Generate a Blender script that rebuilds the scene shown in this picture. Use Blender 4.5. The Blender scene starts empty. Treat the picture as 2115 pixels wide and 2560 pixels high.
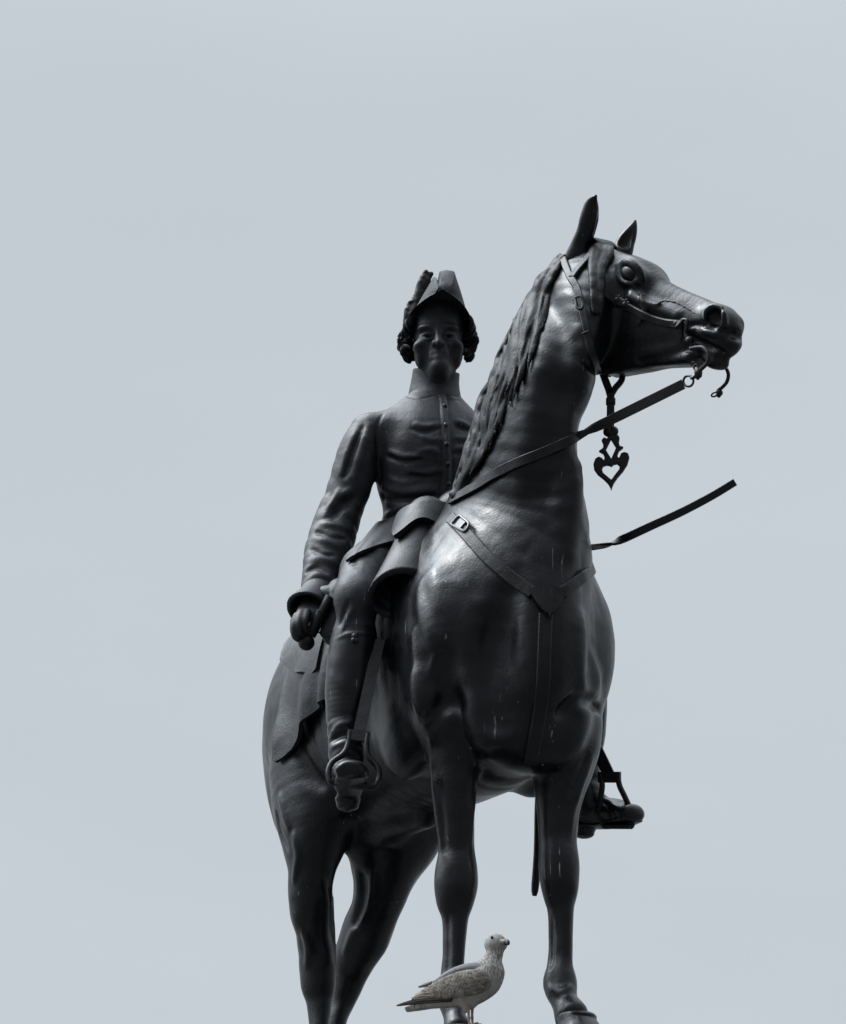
import bpy, math, random
import numpy as np
from math import radians as R_

# ------------------------------------------------------------------ camera, sky, sun, exposure
scene = bpy.context.scene
C = scene.collection
S = 1.7                       # the statue is larger than life: metres per life-size metre
YAW = R_(25); PITCH = R_(21); DIST = 22.0; RISE = 5.63; EYE = 1.6; FPX = 12465.0; SIDE = 0.0519
cam = bpy.data.cameras.new('camera'); cam_o = bpy.data.objects.new('camera', cam); C.objects.link(cam_o)
cam_o.location = (0, 0, EYE); cam_o.rotation_euler = (R_(90) + PITCH, 0, 0)
cam.sensor_fit = 'VERTICAL'; cam.sensor_height = 36; cam.lens = FPX / 2560 * 36
cam.clip_end = 6000; cam.clip_start = .1
scene.camera = cam_o
scene.view_settings.view_transform = 'Standard'; scene.view_settings.look = 'None'
scene.view_settings.exposure = 0.0; scene.view_settings.gamma = 1

SUN_EL, SUN_AZ = 54.0, -84.0      # azimuth from +Y (away from the camera), negative to the left
world = bpy.data.worlds.new('World'); scene.world = world; world.use_nodes = True
wn = world.node_tree; wn.nodes.clear()
def nd(t, kind, **kw):
    n = t.nodes.new(kind)
    for k, v in kw.items(): setattr(n, k, v)
    return n
sky = nd(wn, 'ShaderNodeTexSky', sky_type='NISHITA', sun_disc=False, sun_elevation=R_(SUN_EL), sun_rotation=R_(SUN_AZ), air_density=1.0, dust_density=4.0, ozone_density=1.0)
tc = nd(wn, 'ShaderNodeTexCoord')
mp = nd(wn, 'ShaderNodeMapping'); mp.inputs['Scale'].default_value = (1.6, 1.6, 5.0)
nz = nd(wn, 'ShaderNodeTexNoise'); nz.inputs['Scale'].default_value = 2.2; nz.inputs['Detail'].default_value = 5; nz.inputs['Roughness'].default_value = .55
rp = nd(wn, 'ShaderNodeValToRGB')
rp.color_ramp.elements[0].position = .3; rp.color_ramp.elements[0].color = (5.72, 6.26, 6.74, 1)
rp.color_ramp.elements[1].position = .7; rp.color_ramp.elements[1].color = (6.18, 6.76, 7.22, 1)
# an overcast sky is brighter overhead than near the horizon
sx = nd(wn, 'ShaderNodeSeparateXYZ')
mr = nd(wn, 'ShaderNodeMapRange'); mr.interpolation_type = 'SMOOTHSTEP'; mr.inputs['From Min'].default_value = .40; mr.inputs['From Max'].default_value = 1.0
mr.inputs['To Min'].default_value = .97; mr.inputs['To Max'].default_value = 2.8
mul = nd(wn, 'ShaderNodeMixRGB', blend_type='MULTIPLY'); mul.inputs['Fac'].default_value = 1
mix = nd(wn, 'ShaderNodeMixRGB'); mix.inputs['Fac'].default_value = .95
bg = nd(wn, 'ShaderNodeBackground'); bg.inputs['Strength'].default_value = .1
wo = nd(wn, 'ShaderNodeOutputWorld')
L = wn.links.new
L(tc.outputs['Generated'], mp.inputs['Vector']); L(mp.outputs['Vector'], nz.inputs['Vector']); L(nz.outputs['Fac'], rp.inputs['Fac'])
L(tc.outputs['Generated'], sx.inputs[0]); L(sx.outputs['Z'], mr.inputs['Value'])
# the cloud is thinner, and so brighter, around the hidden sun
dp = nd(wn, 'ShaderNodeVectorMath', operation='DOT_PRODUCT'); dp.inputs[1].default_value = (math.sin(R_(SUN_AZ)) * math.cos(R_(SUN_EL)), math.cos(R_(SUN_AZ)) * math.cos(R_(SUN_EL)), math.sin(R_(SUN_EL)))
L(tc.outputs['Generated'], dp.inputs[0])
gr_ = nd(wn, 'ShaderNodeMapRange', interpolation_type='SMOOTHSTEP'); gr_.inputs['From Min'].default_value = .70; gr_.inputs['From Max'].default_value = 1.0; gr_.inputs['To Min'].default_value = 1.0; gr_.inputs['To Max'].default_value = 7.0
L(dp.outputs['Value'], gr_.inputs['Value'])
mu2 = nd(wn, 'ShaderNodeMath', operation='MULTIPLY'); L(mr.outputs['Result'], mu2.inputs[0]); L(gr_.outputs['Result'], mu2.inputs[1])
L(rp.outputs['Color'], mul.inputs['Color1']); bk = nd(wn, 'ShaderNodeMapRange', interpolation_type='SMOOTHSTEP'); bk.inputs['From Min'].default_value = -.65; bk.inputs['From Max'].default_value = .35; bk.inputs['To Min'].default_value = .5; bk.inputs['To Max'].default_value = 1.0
L(sx.outputs['Y'], bk.inputs['Value'])  # unseen sky behind the camera dimmed, added to darken the statue's front
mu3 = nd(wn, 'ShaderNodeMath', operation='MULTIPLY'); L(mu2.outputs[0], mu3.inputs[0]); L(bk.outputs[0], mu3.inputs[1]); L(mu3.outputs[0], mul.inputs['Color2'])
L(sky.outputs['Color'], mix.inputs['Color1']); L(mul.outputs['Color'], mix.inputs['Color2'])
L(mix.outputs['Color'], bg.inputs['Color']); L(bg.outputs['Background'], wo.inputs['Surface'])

sun = bpy.data.lights.new('sun', 'SUN'); sun.energy = 1.5; sun.angle = R_(12); sun.color = (1, .975, .94)
sun_o = bpy.data.objects.new('sun', sun); C.objects.link(sun_o)
sd = np.array([math.sin(R_(SUN_AZ)) * math.cos(R_(SUN_EL)), math.cos(R_(SUN_AZ)) * math.cos(R_(SUN_EL)), math.sin(R_(SUN_EL))])
from mathutils import Vector, Matrix
sun_o.rotation_euler = Vector(sd).to_track_quat('Z', 'Y').to_euler(); sun_o.location = (-20, 20, 40)

# ------------------------------------------------------------------ frames
# horse frame: x forward, y to the horse's left, z up, in life-size metres, origin on the plinth top
Fv = np.array([math.sin(YAW), -math.cos(YAW), 0]); Lv = np.array([math.cos(YAW), math.sin(YAW), 0])
fwd = np.array([0, math.cos(PITCH), math.sin(PITCH)]); upv = np.array([0, -math.sin(PITCH), math.cos(PITCH)]); rtv = np.array([1., 0, 0])
ORG = np.array([SIDE, DIST, RISE])
ZV = np.array([0, 0, 1.])
def ray(u, v):
    r = fwd + rtv * (u - 1057.5) / FPX + upv * (1280 - v) / FPX
    return np.array([-ORG @ Fv, -ORG @ Lv, -ORG[2]]) / S, np.array([r @ Fv, r @ Lv, r[2]]) / S
def at(u, v, x=None, y=None, z=None):
    """point of the horse frame seen at photo pixel (u, v), given one of its coordinates"""
    o, d = ray(u, v); i = 0 if x is not None else 1 if y is not None else 2
    return o + ([x, y, z][i] - o[i]) / d[i] * d
def pln(u, v, p0, n):
    o, d = ray(u, v); return o + ((np.asarray(p0) - o) @ n) / (d @ n) * d
def kpx(p):
    w = ORG + S * (p[0] * Fv + p[1] * Lv + p[2] * ZV); return FPX * S / (w @ fwd)
def unit(a): a = np.asarray(a, float); return a / np.linalg.norm(a)
CAMR = np.array([rtv @ Fv, rtv @ Lv, 0]); CAMT = -np.array([fwd @ Fv, fwd @ Lv, fwd[2]]); CAMU = np.array([upv @ Fv, upv @ Lv, upv[2]])

# ------------------------------------------------------------------ implicit modelling: fields, smooth unions, surface nets
def smin(a, b, k):
    if k <= 0: return np.minimum(a, b)
    h = np.maximum(k - np.abs(a - b), 0) / k
    return np.minimum(a, b) - h * h * (k * .25)
class Field:
    def __init__(s, lo, hi, h):
        s.lo = np.array(lo, np.float32); s.h = h
        s.n = [int(math.ceil((b - a) / h)) + 1 for a, b in zip(lo, hi)]
        s.v = np.full(s.n, 1.0, np.float32)
        s.ax = [(s.lo[i] + h * np.arange(s.n[i])).astype(np.float32) for i in range(3)]
    def sl(s, lo, hi):
        r = []
        for i in range(3):
            a = max(0, int(math.floor((lo[i] - s.lo[i]) / s.h))); b = min(s.n[i], int(math.ceil((hi[i] - s.lo[i]) / s.h)) + 1)
            if b <= a: return None
            r.append(slice(a, b))
        return tuple(r)
    def xyz(s, q): return s.ax[0][q[0]][:, None, None], s.ax[1][q[1]][None, :, None], s.ax[2][q[2]][None, None, :]
    def comb(s, q, d, k, op):
        v = s.v[q]
        if op == 'u': s.v[q] = smin(v, d, k)
        elif op == 's': s.v[q] = -smin(-v, d, k)
        elif op == 'i': s.v[q] = -smin(-v, -d, k)
    def ell(s, c, r, rot=None, k=.03, op='u'):
        """ellipsoid: centre, radii along the rows of rot"""
        c = np.asarray(c, float); r = np.asarray(r, float)
        M = np.eye(3) if rot is None else np.array(rot, float)
        ext = np.sqrt(((M * r[:, None]) ** 2).sum(0)) + k + 2 * s.h
        q = s.sl(c - ext, c + ext)
        if q is None: return
        X, Y, Z = s.xyz(q); X = X - c[0]; Y = Y - c[1]; Z = Z - c[2]
        a = [M[i, 0] * X + M[i, 1] * Y + M[i, 2] * Z for i in range(3)]
        k0 = np.sqrt(sum((a[i] / r[i]) ** 2 for i in range(3))); k1 = np.sqrt(sum((a[i] / r[i] ** 2) ** 2 for i in range(3))) + 1e-6
        s.comb(q, (k0 * (k0 - 1) / k1).astype(np.float32), k, op)
    def loft(s, pts, rw, rh=None, up=(1, 0, 0), k=.03, op='u', n=4, fold=None, cap=1.0):
        """tube of elliptical section along a smooth spine: rw across, rh along up"""
        pts = np.asarray(pts, float); m = len(pts)
        rw = np.broadcast_to(np.asarray(rw, float), (m,)); rh = rw if rh is None else np.broadcast_to(np.asarray(rh, float), (m,))
        U = np.asarray(up, float); U = np.broadcast_to(U, (m, 3))
        if m > 2 and n > 1:
            T = np.linspace(0, m - 1, (m - 1) * n + 1)
            pts, rw, rh, U = [crom(a, T) for a in (pts, rw[:, None], rh[:, None], U)]; rw = np.maximum(rw[:, 0], 1e-3); rh = np.maximum(rh[:, 0], 1e-3)
        else: T = np.arange(m).astype(float)
        mg = k + 2 * s.h; R = np.maximum(rw, rh) + mg
        q = s.sl((pts - R[:, None]).min(0), (pts + R[:, None]).max(0))
        if q is None: return
        D = np.full([a.stop - a.start for a in q], 1.0, np.float32)
        for i in range(len(pts) - 1):
            a, b = pts[i], pts[i + 1]; rr = max(R[i], R[i + 1])
            qq = s.sl(np.minimum(a, b) - rr, np.maximum(a, b) + rr)
            if qq is None: continue
            qq = tuple(slice(max(g.start, f.start), min(g.stop, f.stop)) for g, f in zip(qq, q))
            X, Y, Z = s.xyz(qq); ab = b - a; l2 = ab @ ab + 1e-12
            X = X - a[0]; Y = Y - a[1]; Z = Z - a[2]
            t0 = (X * ab[0] + Y * ab[1] + Z * ab[2]) / l2; t = np.clip(t0, 0, 1).astype(np.float32)
            d = unit(ab); u_ = U[i] - (U[i] @ d) * d; u_ = unit(u_); w_ = np.cross(d, u_)
            x = X * w_[0] + Y * w_[1] + Z * w_[2]; y = X * u_[0] + Y * u_[1] + Z * u_[2]; z = (t0 - t) * math.sqrt(l2)
            W = rw[i] + (rw[i + 1] - rw[i]) * t; Hh = rh[i] + (rh[i + 1] - rh[i]) * t; Zc = np.minimum(W, Hh) * cap
            k0 = np.sqrt((x / W) ** 2 + (y / Hh) ** 2 + (z / Zc) ** 2); k1 = np.sqrt((x / W ** 2) ** 2 + (y / Hh ** 2) ** 2 + (z / Zc ** 2) ** 2) + 1e-6
            dd = k0 * (k0 - 1) / k1
            if fold: dd = dd + fold(T[i] + (T[i + 1] - T[i]) * t, np.arctan2(y, x))
            loc = tuple(slice(g.start - f.start, g.stop - f.start) for g, f in zip(qq, q))
            D[loc] = np.minimum(D[loc], dd)
        s.comb(q, D, k, op)
    def half(s, p, nrm, lo, hi, k=.004):
        """cut away everything on the side nrm points to, inside a box"""
        q = s.sl(lo, hi); X, Y, Z = s.xyz(q); nrm = unit(nrm)
        d = (X - p[0]) * nrm[0] + (Y - p[1]) * nrm[1] + (Z - p[2]) * nrm[2]
        s.comb(q, (-d).astype(np.float32), k, 's')
    def uneven(s, amp, sc, seed):
        r = np.random.RandomState(seed); n = np.zeros(s.n, np.float32)
        for i in range(6):
            k = unit(r.randn(3)) * sc * (1 + .7 * i / 5); p = r.rand(3) * 6; k2 = unit(r.randn(3)) * sc
            a = (k[0] * s.ax[0])[:, None, None] + (k[1] * s.ax[1])[None, :, None] + (k[2] * s.ax[2])[None, None, :]
            b = (k2[0] * s.ax[0])[:, None, None] + (k2[1] * s.ax[1])[None, :, None] + (k2[2] * s.ax[2])[None, None, :]
            n += np.sin(a.astype(np.float32) + p[0] + 1.3 * np.sin(b.astype(np.float32) * .6 + p[1]))
        s.v += n * np.float32(amp / 2.5)
    def sample(s, P):
        P = np.asarray(P, float); g = (P - s.lo) / s.h
        g = np.clip(g, 0, np.array(s.n) - 1.001); i = g.astype(int); f = g - i
        o = 0
        for c in range(8):
            b = [(c >> j) & 1 for j in range(3)]
            w = np.prod([f[..., j] if b[j] else 1 - f[..., j] for j in range(3)], axis=0)
            o = o + w * s.v[i[..., 0] + b[0], i[..., 1] + b[1], i[..., 2] + b[2]]
        return o
    def grad(s, P, e=None):
        e = e or s.h * 1.5; P = np.asarray(P, float); g = []
        for j in range(3):
            d = np.zeros(3); d[j] = e; g.append(s.sample(P + d) - s.sample(P - d))
        g = np.stack(g, -1); return g / (np.linalg.norm(g, axis=-1, keepdims=True) + 1e-9)
    def march(s, o, d, t0, t1, iso=0., n=1500):
        t = np.linspace(t0, t1, n); P = o + t[:, None] * d
        inside = ((P > s.lo) & (P < s.lo + s.h * (np.array(s.n) - 1))).all(1)
        val = np.where(inside, s.sample(P), 1.0) - iso
        i = np.argmax(val < 0)
        if val[i] >= 0: return None
        a, b = val[i - 1], val[i]; return P[i - 1] + (P[i] - P[i - 1]) * (a / (a - b))
    def hit(s, u, v, iso=0.):
        o, d = ray(u, v); D0 = 21.5 ; dd = unit(d)
        return s.march(o, dd, 11.6, 15.6, iso)
    def mesh(s, smooth=2):
        v = s.v; neg = v < 0
        cnt = np.zeros([a - 1 for a in s.n], np.uint8)
        for c in range(8):
            cnt += neg[tuple(slice(1, None) if (c >> j) & 1 else slice(0, -1) for j in range(3))]
        I = np.argwhere((cnt > 0) & (cnt < 8)); del cnt
        acc = np.zeros((len(I), 3)); num = np.zeros(len(I))
        cv = np.stack([v[I[:, 0] + (c & 1), I[:, 1] + ((c >> 1) & 1), I[:, 2] + (c >> 2)] for c in range(8)], 1)
        for a in range(8):
            for j in range(3):
                if not (a >> j) & 1:
                    b = a | (1 << j); va, vb = cv[:, a], cv[:, b]; x = (va < 0) != (vb < 0)
                    t = np.where(x, va / np.where(x, va - vb, 1), 0)
                    p = np.repeat(np.array([[a & 1, (a >> 1) & 1, a >> 2]], float), len(I), 0); p[:, j] += t
                    acc += p * x[:, None]; num += x
        V = (I + acc / num[:, None]) * s.h + s.lo
        idm = np.full([a - 1 for a in s.n], -1, np.int32); idm[I[:, 0], I[:, 1], I[:, 2]] = np.arange(len(I))
        Q = []
        for j in range(3):
            lo = [slice(1, -1)] * 3; hi = [slice(1, -1)] * 3; lo[j] = slice(0, -1); hi[j] = slice(1, None)
            A, B = neg[tuple(lo)], neg[tuple(hi)]
            E = np.argwhere(A != B); off = np.array([1, 1, 1]); off[j] = 0; E = E + off
            sg = neg[E[:, 0], E[:, 1], E[:, 2]]
            p, q = (j + 1) % 3, (j + 2) % 3
            def cell(dp, dq):
                G = E.copy(); G[:, p] -= dp; G[:, q] -= dq; return idm[G[:, 0], G[:, 1], G[:, 2]]
            F = np.stack([cell(1, 1), cell(0, 1), cell(0, 0), cell(1, 0)], 1)
            F[~sg] = F[~sg][:, ::-1]; Q.append(F)
        Q = np.concatenate(Q); Q = Q[(Q >= 0).all(1)]
        e = np.concatenate([Q[:, [0, 1]], Q[:, [1, 2]], Q[:, [2, 3]], Q[:, [3, 0]]])
        deg = np.bincount(e[:, 0], minlength=len(V)) + np.bincount(e[:, 1], minlength=len(V)); deg = np.maximum(deg, 1)
        for it in range(smooth):
            for lam in (.6, -.35) if it < smooth - 1 else (.45,):
                sm = np.stack([np.bincount(e[:, 0], V[e[:, 1], c], len(V)) + np.bincount(e[:, 1], V[e[:, 0], c], len(V)) for c in range(3)], 1) / deg[:, None]
                V = V + lam * (sm - V)
        return V, Q
def crom(A, T):
    A = np.asarray(A, float); m = len(A); i = np.clip(np.floor(T).astype(int), 0, m - 2); f = (T - i)[:, None]
    p0, p1, p2, p3 = A[np.maximum(i - 1, 0)], A[i], A[i + 1], A[np.minimum(i + 2, m - 1)]
    m1 = (p2 - p0) * .5; m2 = (p3 - p1) * .5
    return (2 * f ** 3 - 3 * f ** 2 + 1) * p1 + (f ** 3 - 2 * f ** 2 + f) * m1 + (-2 * f ** 3 + 3 * f ** 2) * p2 + (f ** 3 - f ** 2) * m2
def dense(P, n=6): P = np.asarray(P, float); return crom(P, np.linspace(0, len(P) - 1, (len(P) - 1) * n + 1))

# ------------------------------------------------------------------ objects
def make(name, V, F, mat, parent=None, scale=S, smooth=True):
    V = np.ascontiguousarray(np.asarray(V, np.float32) * scale); me = bpy.data.meshes.new(name)
    if isinstance(F, np.ndarray):
        me.vertices.add(len(V)); me.vertices.foreach_set('co', V.ravel())
        me.loops.add(F.size); me.loops.foreach_set('vertex_index', F.ravel().astype(np.int32))
        me.polygons.add(len(F)); me.polygons.foreach_set('loop_start', (np.arange(len(F)) * F.shape[1]).astype(np.int32))
        me.update(calc_edges=True); me.validate()
    else: me.from_pydata([tuple(map(float, p)) for p in V], [], [tuple(map(int, f)) for f in F]); me.update()
    if smooth: me.polygons.foreach_set('use_smooth', np.ones(len(me.polygons), bool))
    me.materials.append(mat); o = bpy.data.objects.new(name, me); C.objects.link(o)
    if parent is not None: o.parent = parent
    return o
class MB:
    """collects simple surfaces into one mesh"""
    def __init__(s): s.V = []; s.F = []
    def add(s, V, F):
        n = len(s.V); s.V += [np.asarray(p, float) for p in V]; s.F += [tuple(i + n for i in f) for f in F]; return s
    def ring_sweep(s, rings, closed=False, caps=True):
        m = len(rings[0]); V = [p for r in rings for p in r]; F = []; k = len(rings)
        for i in range(k if closed else k - 1):
            for j in range(m):
                a, b = i * m + j, i * m + (j + 1) % m; i2 = (i + 1) % k
                F.append((a, b, i2 * m + (j + 1) % m, i2 * m + j))
        if caps and not closed: F.append(tuple(range(m))[::-1]); F.append(tuple((k - 1) * m + j for j in range(m)))
        return s.add(V, F)
    def tube(s, P, r, m=10, closed=False, flat=None, up=None):
        P = np.asarray(P, float); r = np.broadcast_to(np.asarray(r, float), (len(P),)); rings = []; N = None
        for i in range(len(P)):
            if closed: d = unit(P[(i + 1) % len(P)] - P[i - 1])
            else: d = unit(P[min(i + 1, len(P) - 1)] - P[max(i - 1, 0)])
            if up is not None: N = np.asarray(up, float)
            elif N is None: N = np.array([0, 0, 1.]) if abs(d[2]) < .9 else np.array([1., 0, 0])
            N = unit(N - (N @ d) * d); B = np.cross(d, N)
            rings.append([P[i] + r[i] * (math.cos(2 * math.pi * j / m) * N * (flat or 1) + math.sin(2 * math.pi * j / m) * B) for j in range(m)])
        return s.ring_sweep(rings, closed)
    def strap(s, P, N, w, t=.005, closed=False):
        """flat strap of rounded rectangular section, N its face normals"""
        P = np.asarray(P, float); N = np.broadcast_to(np.asarray(N, float), P.shape); w = np.broadcast_to(np.asarray(w, float), (len(P),)); rings = []
        for i in range(len(P)):
            d = unit(P[(i + 1) % len(P)] - P[i - 1]) if closed else unit(P[min(i + 1, len(P) - 1)] - P[max(i - 1, 0)])
            n = unit(N[i] - (N[i] @ d) * d); b = np.cross(n, d); h = w[i] / 2; c = min(t * .35, h * .4)
            rings.append([P[i] + x * b + y * n for x, y in ((-h, -t), (h, -t), (h, t - c), (h - c, t), (-h + c, t), (-h, t - c))])
        return s.ring_sweep(rings, closed)
    def ball(s, c, r, m=16, n=10, sc=(1, 1, 1)):
        V = [np.asarray(c) + r * np.array(sc) * np.array([math.sin(math.pi * i / n) * math.cos(2 * math.pi * j / m), math.sin(math.pi * i / n) * math.sin(2 * math.pi * j / m), math.cos(math.pi * i / n)]) for i in range(n + 1) for j in range(m)]
        F = [(i * m + j, i * m + (j + 1) % m, (i + 1) * m + (j + 1) % m, (i + 1) * m + j)[::-1] for i in range(n) for j in range(m)]
        return s.add(V, F)
    def plate(s, outline, nrm, t, holes=()):
        """flat plate of thickness t from a 3D outline"""
        nrm = unit(nrm) * t / 2; n = len(outline)
        V = [np.asarray(p) + nrm for p in outline] + [np.asarray(p) - nrm for p in outline]
        F = [tuple(range(n)), tuple(range(n, 2 * n))[::-1]] + [(i, i + n, (i + 1) % n + n, (i + 1) % n) for i in range(n)]
        return s.add(V, F)
    def sheet(s, G, t=.008):
        """grid of points thickened to both sides"""
        G = np.asarray(G, float); a, b = G.shape[:2]
        du = np.gradient(G, axis=0); dv = np.gradient(G, axis=1); N = np.cross(du, dv); N /= np.linalg.norm(N, axis=-1, keepdims=True) + 1e-12
        V = list((G + N * t / 2).reshape(-1, 3)) + list((G - N * t / 2).reshape(-1, 3)); o = a * b; F = []
        for i in range(a - 1):
            for j in range(b - 1):
                q = (i * b + j, (i + 1) * b + j, (i + 1) * b + j + 1, i * b + j + 1); F.append(q); F.append(tuple(x + o for x in q[::-1]))
        ed = [i * b for i in range(a)] + [(a - 1) * b + j for j in range(1, b)] + [i * b + b - 1 for i in range(a - 2, -1, -1)] + [j for j in range(b - 2, 0, -1)]
        for i in range(len(ed)):
            x, y = ed[i], ed[(i + 1) % len(ed)]; F.append((x, x + o, y + o, y)[::-1])
        return s.add(V, F)
    def build(s, name, mat, parent, scale=S, smooth=True, bevel=None):
        o = make(name, s.V, s.F, mat, parent, scale, False)
        me = o.data
        import bmesh
        bm = bmesh.new(); bm.from_mesh(me); bmesh.ops.recalc_face_normals(bm, faces=bm.faces); bm.to_mesh(me); bm.free()
        if smooth:
            me.polygons.foreach_set('use_smooth', np.ones(len(me.polygons), bool))
            try: me.set_sharp_from_angle(angle=R_(42))
            except Exception: pass
        return o
def empty(name, loc, rz=0, label=None, cat=None):
    o = bpy.data.objects.new(name, None); C.objects.link(o); o.location = loc; o.rotation_euler = (0, 0, rz); o.empty_display_size = .2
    if label: o['label'] = label; o['category'] = cat
    return o

# ------------------------------------------------------------------ materials
def bronze(name, base=(.0056, .0055, .0070), rough=.33, spec=.31, streak=.7, bump=.18, fine=90):
    m = bpy.data.materials.new(name); m.use_nodes = True; t = m.node_tree; t.nodes.clear(); l = t.links.new
    out = nd(t, 'ShaderNodeOutputMaterial'); b = nd(t, 'ShaderNodeBsdfPrincipled'); l(b.outputs[0], out.inputs[0])
    g = nd(t, 'ShaderNodeTexCoord')
    n1 = nd(t, 'ShaderNodeTexNoise'); n1.inputs['Scale'].default_value = 5; n1.inputs['Detail'].default_value = 7; n1.inputs['Roughness'].default_value = .62
    l(g.outputs['Object'], n1.inputs['Vector'])
    r1 = nd(t, 'ShaderNodeValToRGB'); r1.color_ramp.elements[0].position = .36; r1.color_ramp.elements[1].position = .68
    r1.color_ramp.elements[0].color = tuple(c * .7 for c in base) + (1,); r1.color_ramp.elements[1].color = tuple(c * 1.7 for c in base) + (1,)
    l(n1.outputs['Fac'], r1.inputs['Fac'])
    # pale runs left by rain and birds
    mp = nd(t, 'ShaderNodeMapping'); mp.inputs['Scale'].default_value = (64, 64, .28); l(g.outputs['Object'], mp.inputs['Vector'])
    n2 = nd(t, 'ShaderNodeTexNoise'); n2.inputs['Scale'].default_value = 1.0; n2.inputs['Detail'].default_value = 3; l(mp.outputs[0], n2.inputs['Vector'])
    r2 = nd(t, 'ShaderNodeValToRGB'); r2.color_ramp.elements[0].position = .665; r2.color_ramp.elements[1].position = .72; l(n2.outputs['Fac'], r2.inputs['Fac'])
    n3 = nd(t, 'ShaderNodeTexNoise'); n3.inputs['Scale'].default_value = 4; n3.inputs['Detail'].default_value = 4; l(g.outputs['Object'], n3.inputs['Vector'])
    r3 = nd(t, 'ShaderNodeValToRGB'); r3.color_ramp.elements[0].position = .54; r3.color_ramp.elements[1].position = .68; l(n3.outputs['Fac'], r3.inputs['Fac'])
    mm = nd(t, 'ShaderNodeMath', operation='MULTIPLY'); l(r2.outputs[0], mm.inputs[0]); l(r3.outputs[0], mm.inputs[1])
    m2 = nd(t, 'ShaderNodeMath', operation='MULTIPLY'); l(mm.outputs[0], m2.inputs[0]); m2.inputs[1].default_value = streak
    mx = nd(t, 'ShaderNodeMixRGB'); l(m2.outputs[0], mx.inputs['Fac']); l(r1.outputs[0], mx.inputs['Color1']); mx.inputs['Color2'].default_value = (.42, .43, .44, 1)
    l(mx.outputs[0], b.inputs['Base Color'])
    mr_ = nd(t, 'ShaderNodeMapRange'); mr_.inputs['From Min'].default_value = .3; mr_.inputs['From Max'].default_value = .7
    mr_.inputs['To Min'].default_value = rough - .07; mr_.inputs['To Max'].default_value = rough + .1
    l(n1.outputs['Fac'], mr_.inputs['Value']); l(mr_.outputs[0], b.inputs['Roughness'])
    b.inputs['Specular IOR Level'].default_value = spec; b.inputs['IOR'].default_value = 1.5
    n4 = nd(t, 'ShaderNodeTexNoise'); n4.inputs['Scale'].default_value = fine; n4.inputs['Detail'].default_value = 4; l(g.outputs['Object'], n4.inputs['Vector'])
    n5 = nd(t, 'ShaderNodeTexNoise'); n5.inputs['Scale'].default_value = 13; n5.inputs['Detail'].default_value = 3; l(g.outputs['Object'], n5.inputs['Vector'])
    ad = nd(t, 'ShaderNodeMath', operation='MULTIPLY_ADD'); l(n5.outputs['Fac'], ad.inputs[0]); ad.inputs[1].default_value = 3.0; l(n4.outputs['Fac'], ad.inputs[2])
    bp = nd(t, 'ShaderNodeBump'); bp.inputs['Strength'].default_value = bump; bp.inputs['Distance'].default_value = .006; l(ad.outputs[0], bp.inputs['Height'])
    l(bp.outputs[0], b.inputs['Normal'])
    return m
M_BODY = bronze('bronze_body'); M_COAT = bronze('bronze_coat', (.015, .015, .0182), .50, .36, .8, .26, 120)
M_TACK = bronze('bronze_tack', (.0068, .0067, .0080), .42, .30, .3, .2, 140); M_HAT = bronze('bronze_hat', (.012, .012, .0145), .62, .28, .5, .4, 120); M_HAIR = bronze('bronze_hair', (.0055, .0055, .0066), .50, .22, .3, .3, 120)
M_CLOTH = bronze('bronze_cloth', (.0085, .0085, .010), .46, .28, .6, .3, 120)

statue = empty('equestrian_statue', (SIDE, DIST, RISE + EYE), -(math.pi / 2 - YAW), 'dark bronze statue of a uniformed rider in a cocked hat on a standing horse', 'statue')

# ------------------------------------------------------------------ the horse
VX = .005
HF = Field((-1.1, -.48, -.02), (1.32, .62, 2.26), VX)
# trunk: x, centre z, half width, half height
TR = [(-.90, 1.16, .07, .13), (-.80, 1.19, .13, .23), (-.66, 1.21, .185, .30), (-.48, 1.20, .213, .335), (-.25, 1.16, .262, .345), (0, 1.14, .285, .35),
      (.22, 1.13, .275, .37), (.42, 1.11, .235, .37), (.55, 1.09, .18, .30), (.66, 1.09, .11, .22)]
HF.loft([(a, 0, b) for a, b, c, d in TR], [a[2] for a in TR], [a[3] for a in TR], up=(0, 0, 1), k=.05)
# neck
NK = [((.36, 0, 1.30), .19, .30), (at(1290, 1310, x=.50), .136, .265), (at(1304, 1160, x=.58), .118, .235), (at(1333, 1010, x=.64), .109, .21), (at(1380, 890, x=.69), .104, .20), (at(1428, 765, x=.72), .088, .16), (at(1474, 690, x=.73), .066, .11)]
NUP = [(1, 0, .5), (1, 0, .35), (1, .0, .25), (1, .05, .2), (1, .15, .1), (1, .25, 0), (1, .4, 0)]
HF.loft([a[0] for a in NK], [a[1] for a in NK], [a[2] for a in NK], up=NUP, k=.17)
# head frame: E1 to the muzzle, E2 to the horse's left, E3 to the forehead
POLL = at(1490, 645, x=.74)
def cam2h(c): return CAMR * c[0] + CAMU * c[1] + CAMT * c[2]
E1 = unit(cam2h((.378, -.233, .433))); E2 = unit(np.cross(ZV, E1)); E3 = np.cross(E1, E2)
ca, sa = math.cos(R_(10)), math.sin(R_(10)); E2, E3 = ca * E2 + sa * E3, ca * E3 - sa * E2
HROT = [E1, E2, E3]
def H(l, y, d): return POLL + E1 * l + E2 * y + E3 * d
def hp(u, v, y=0): q = pln(u, v, POLL + E2 * y, E2) - POLL; return np.array([q @ E1, y, q @ E3])
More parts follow.
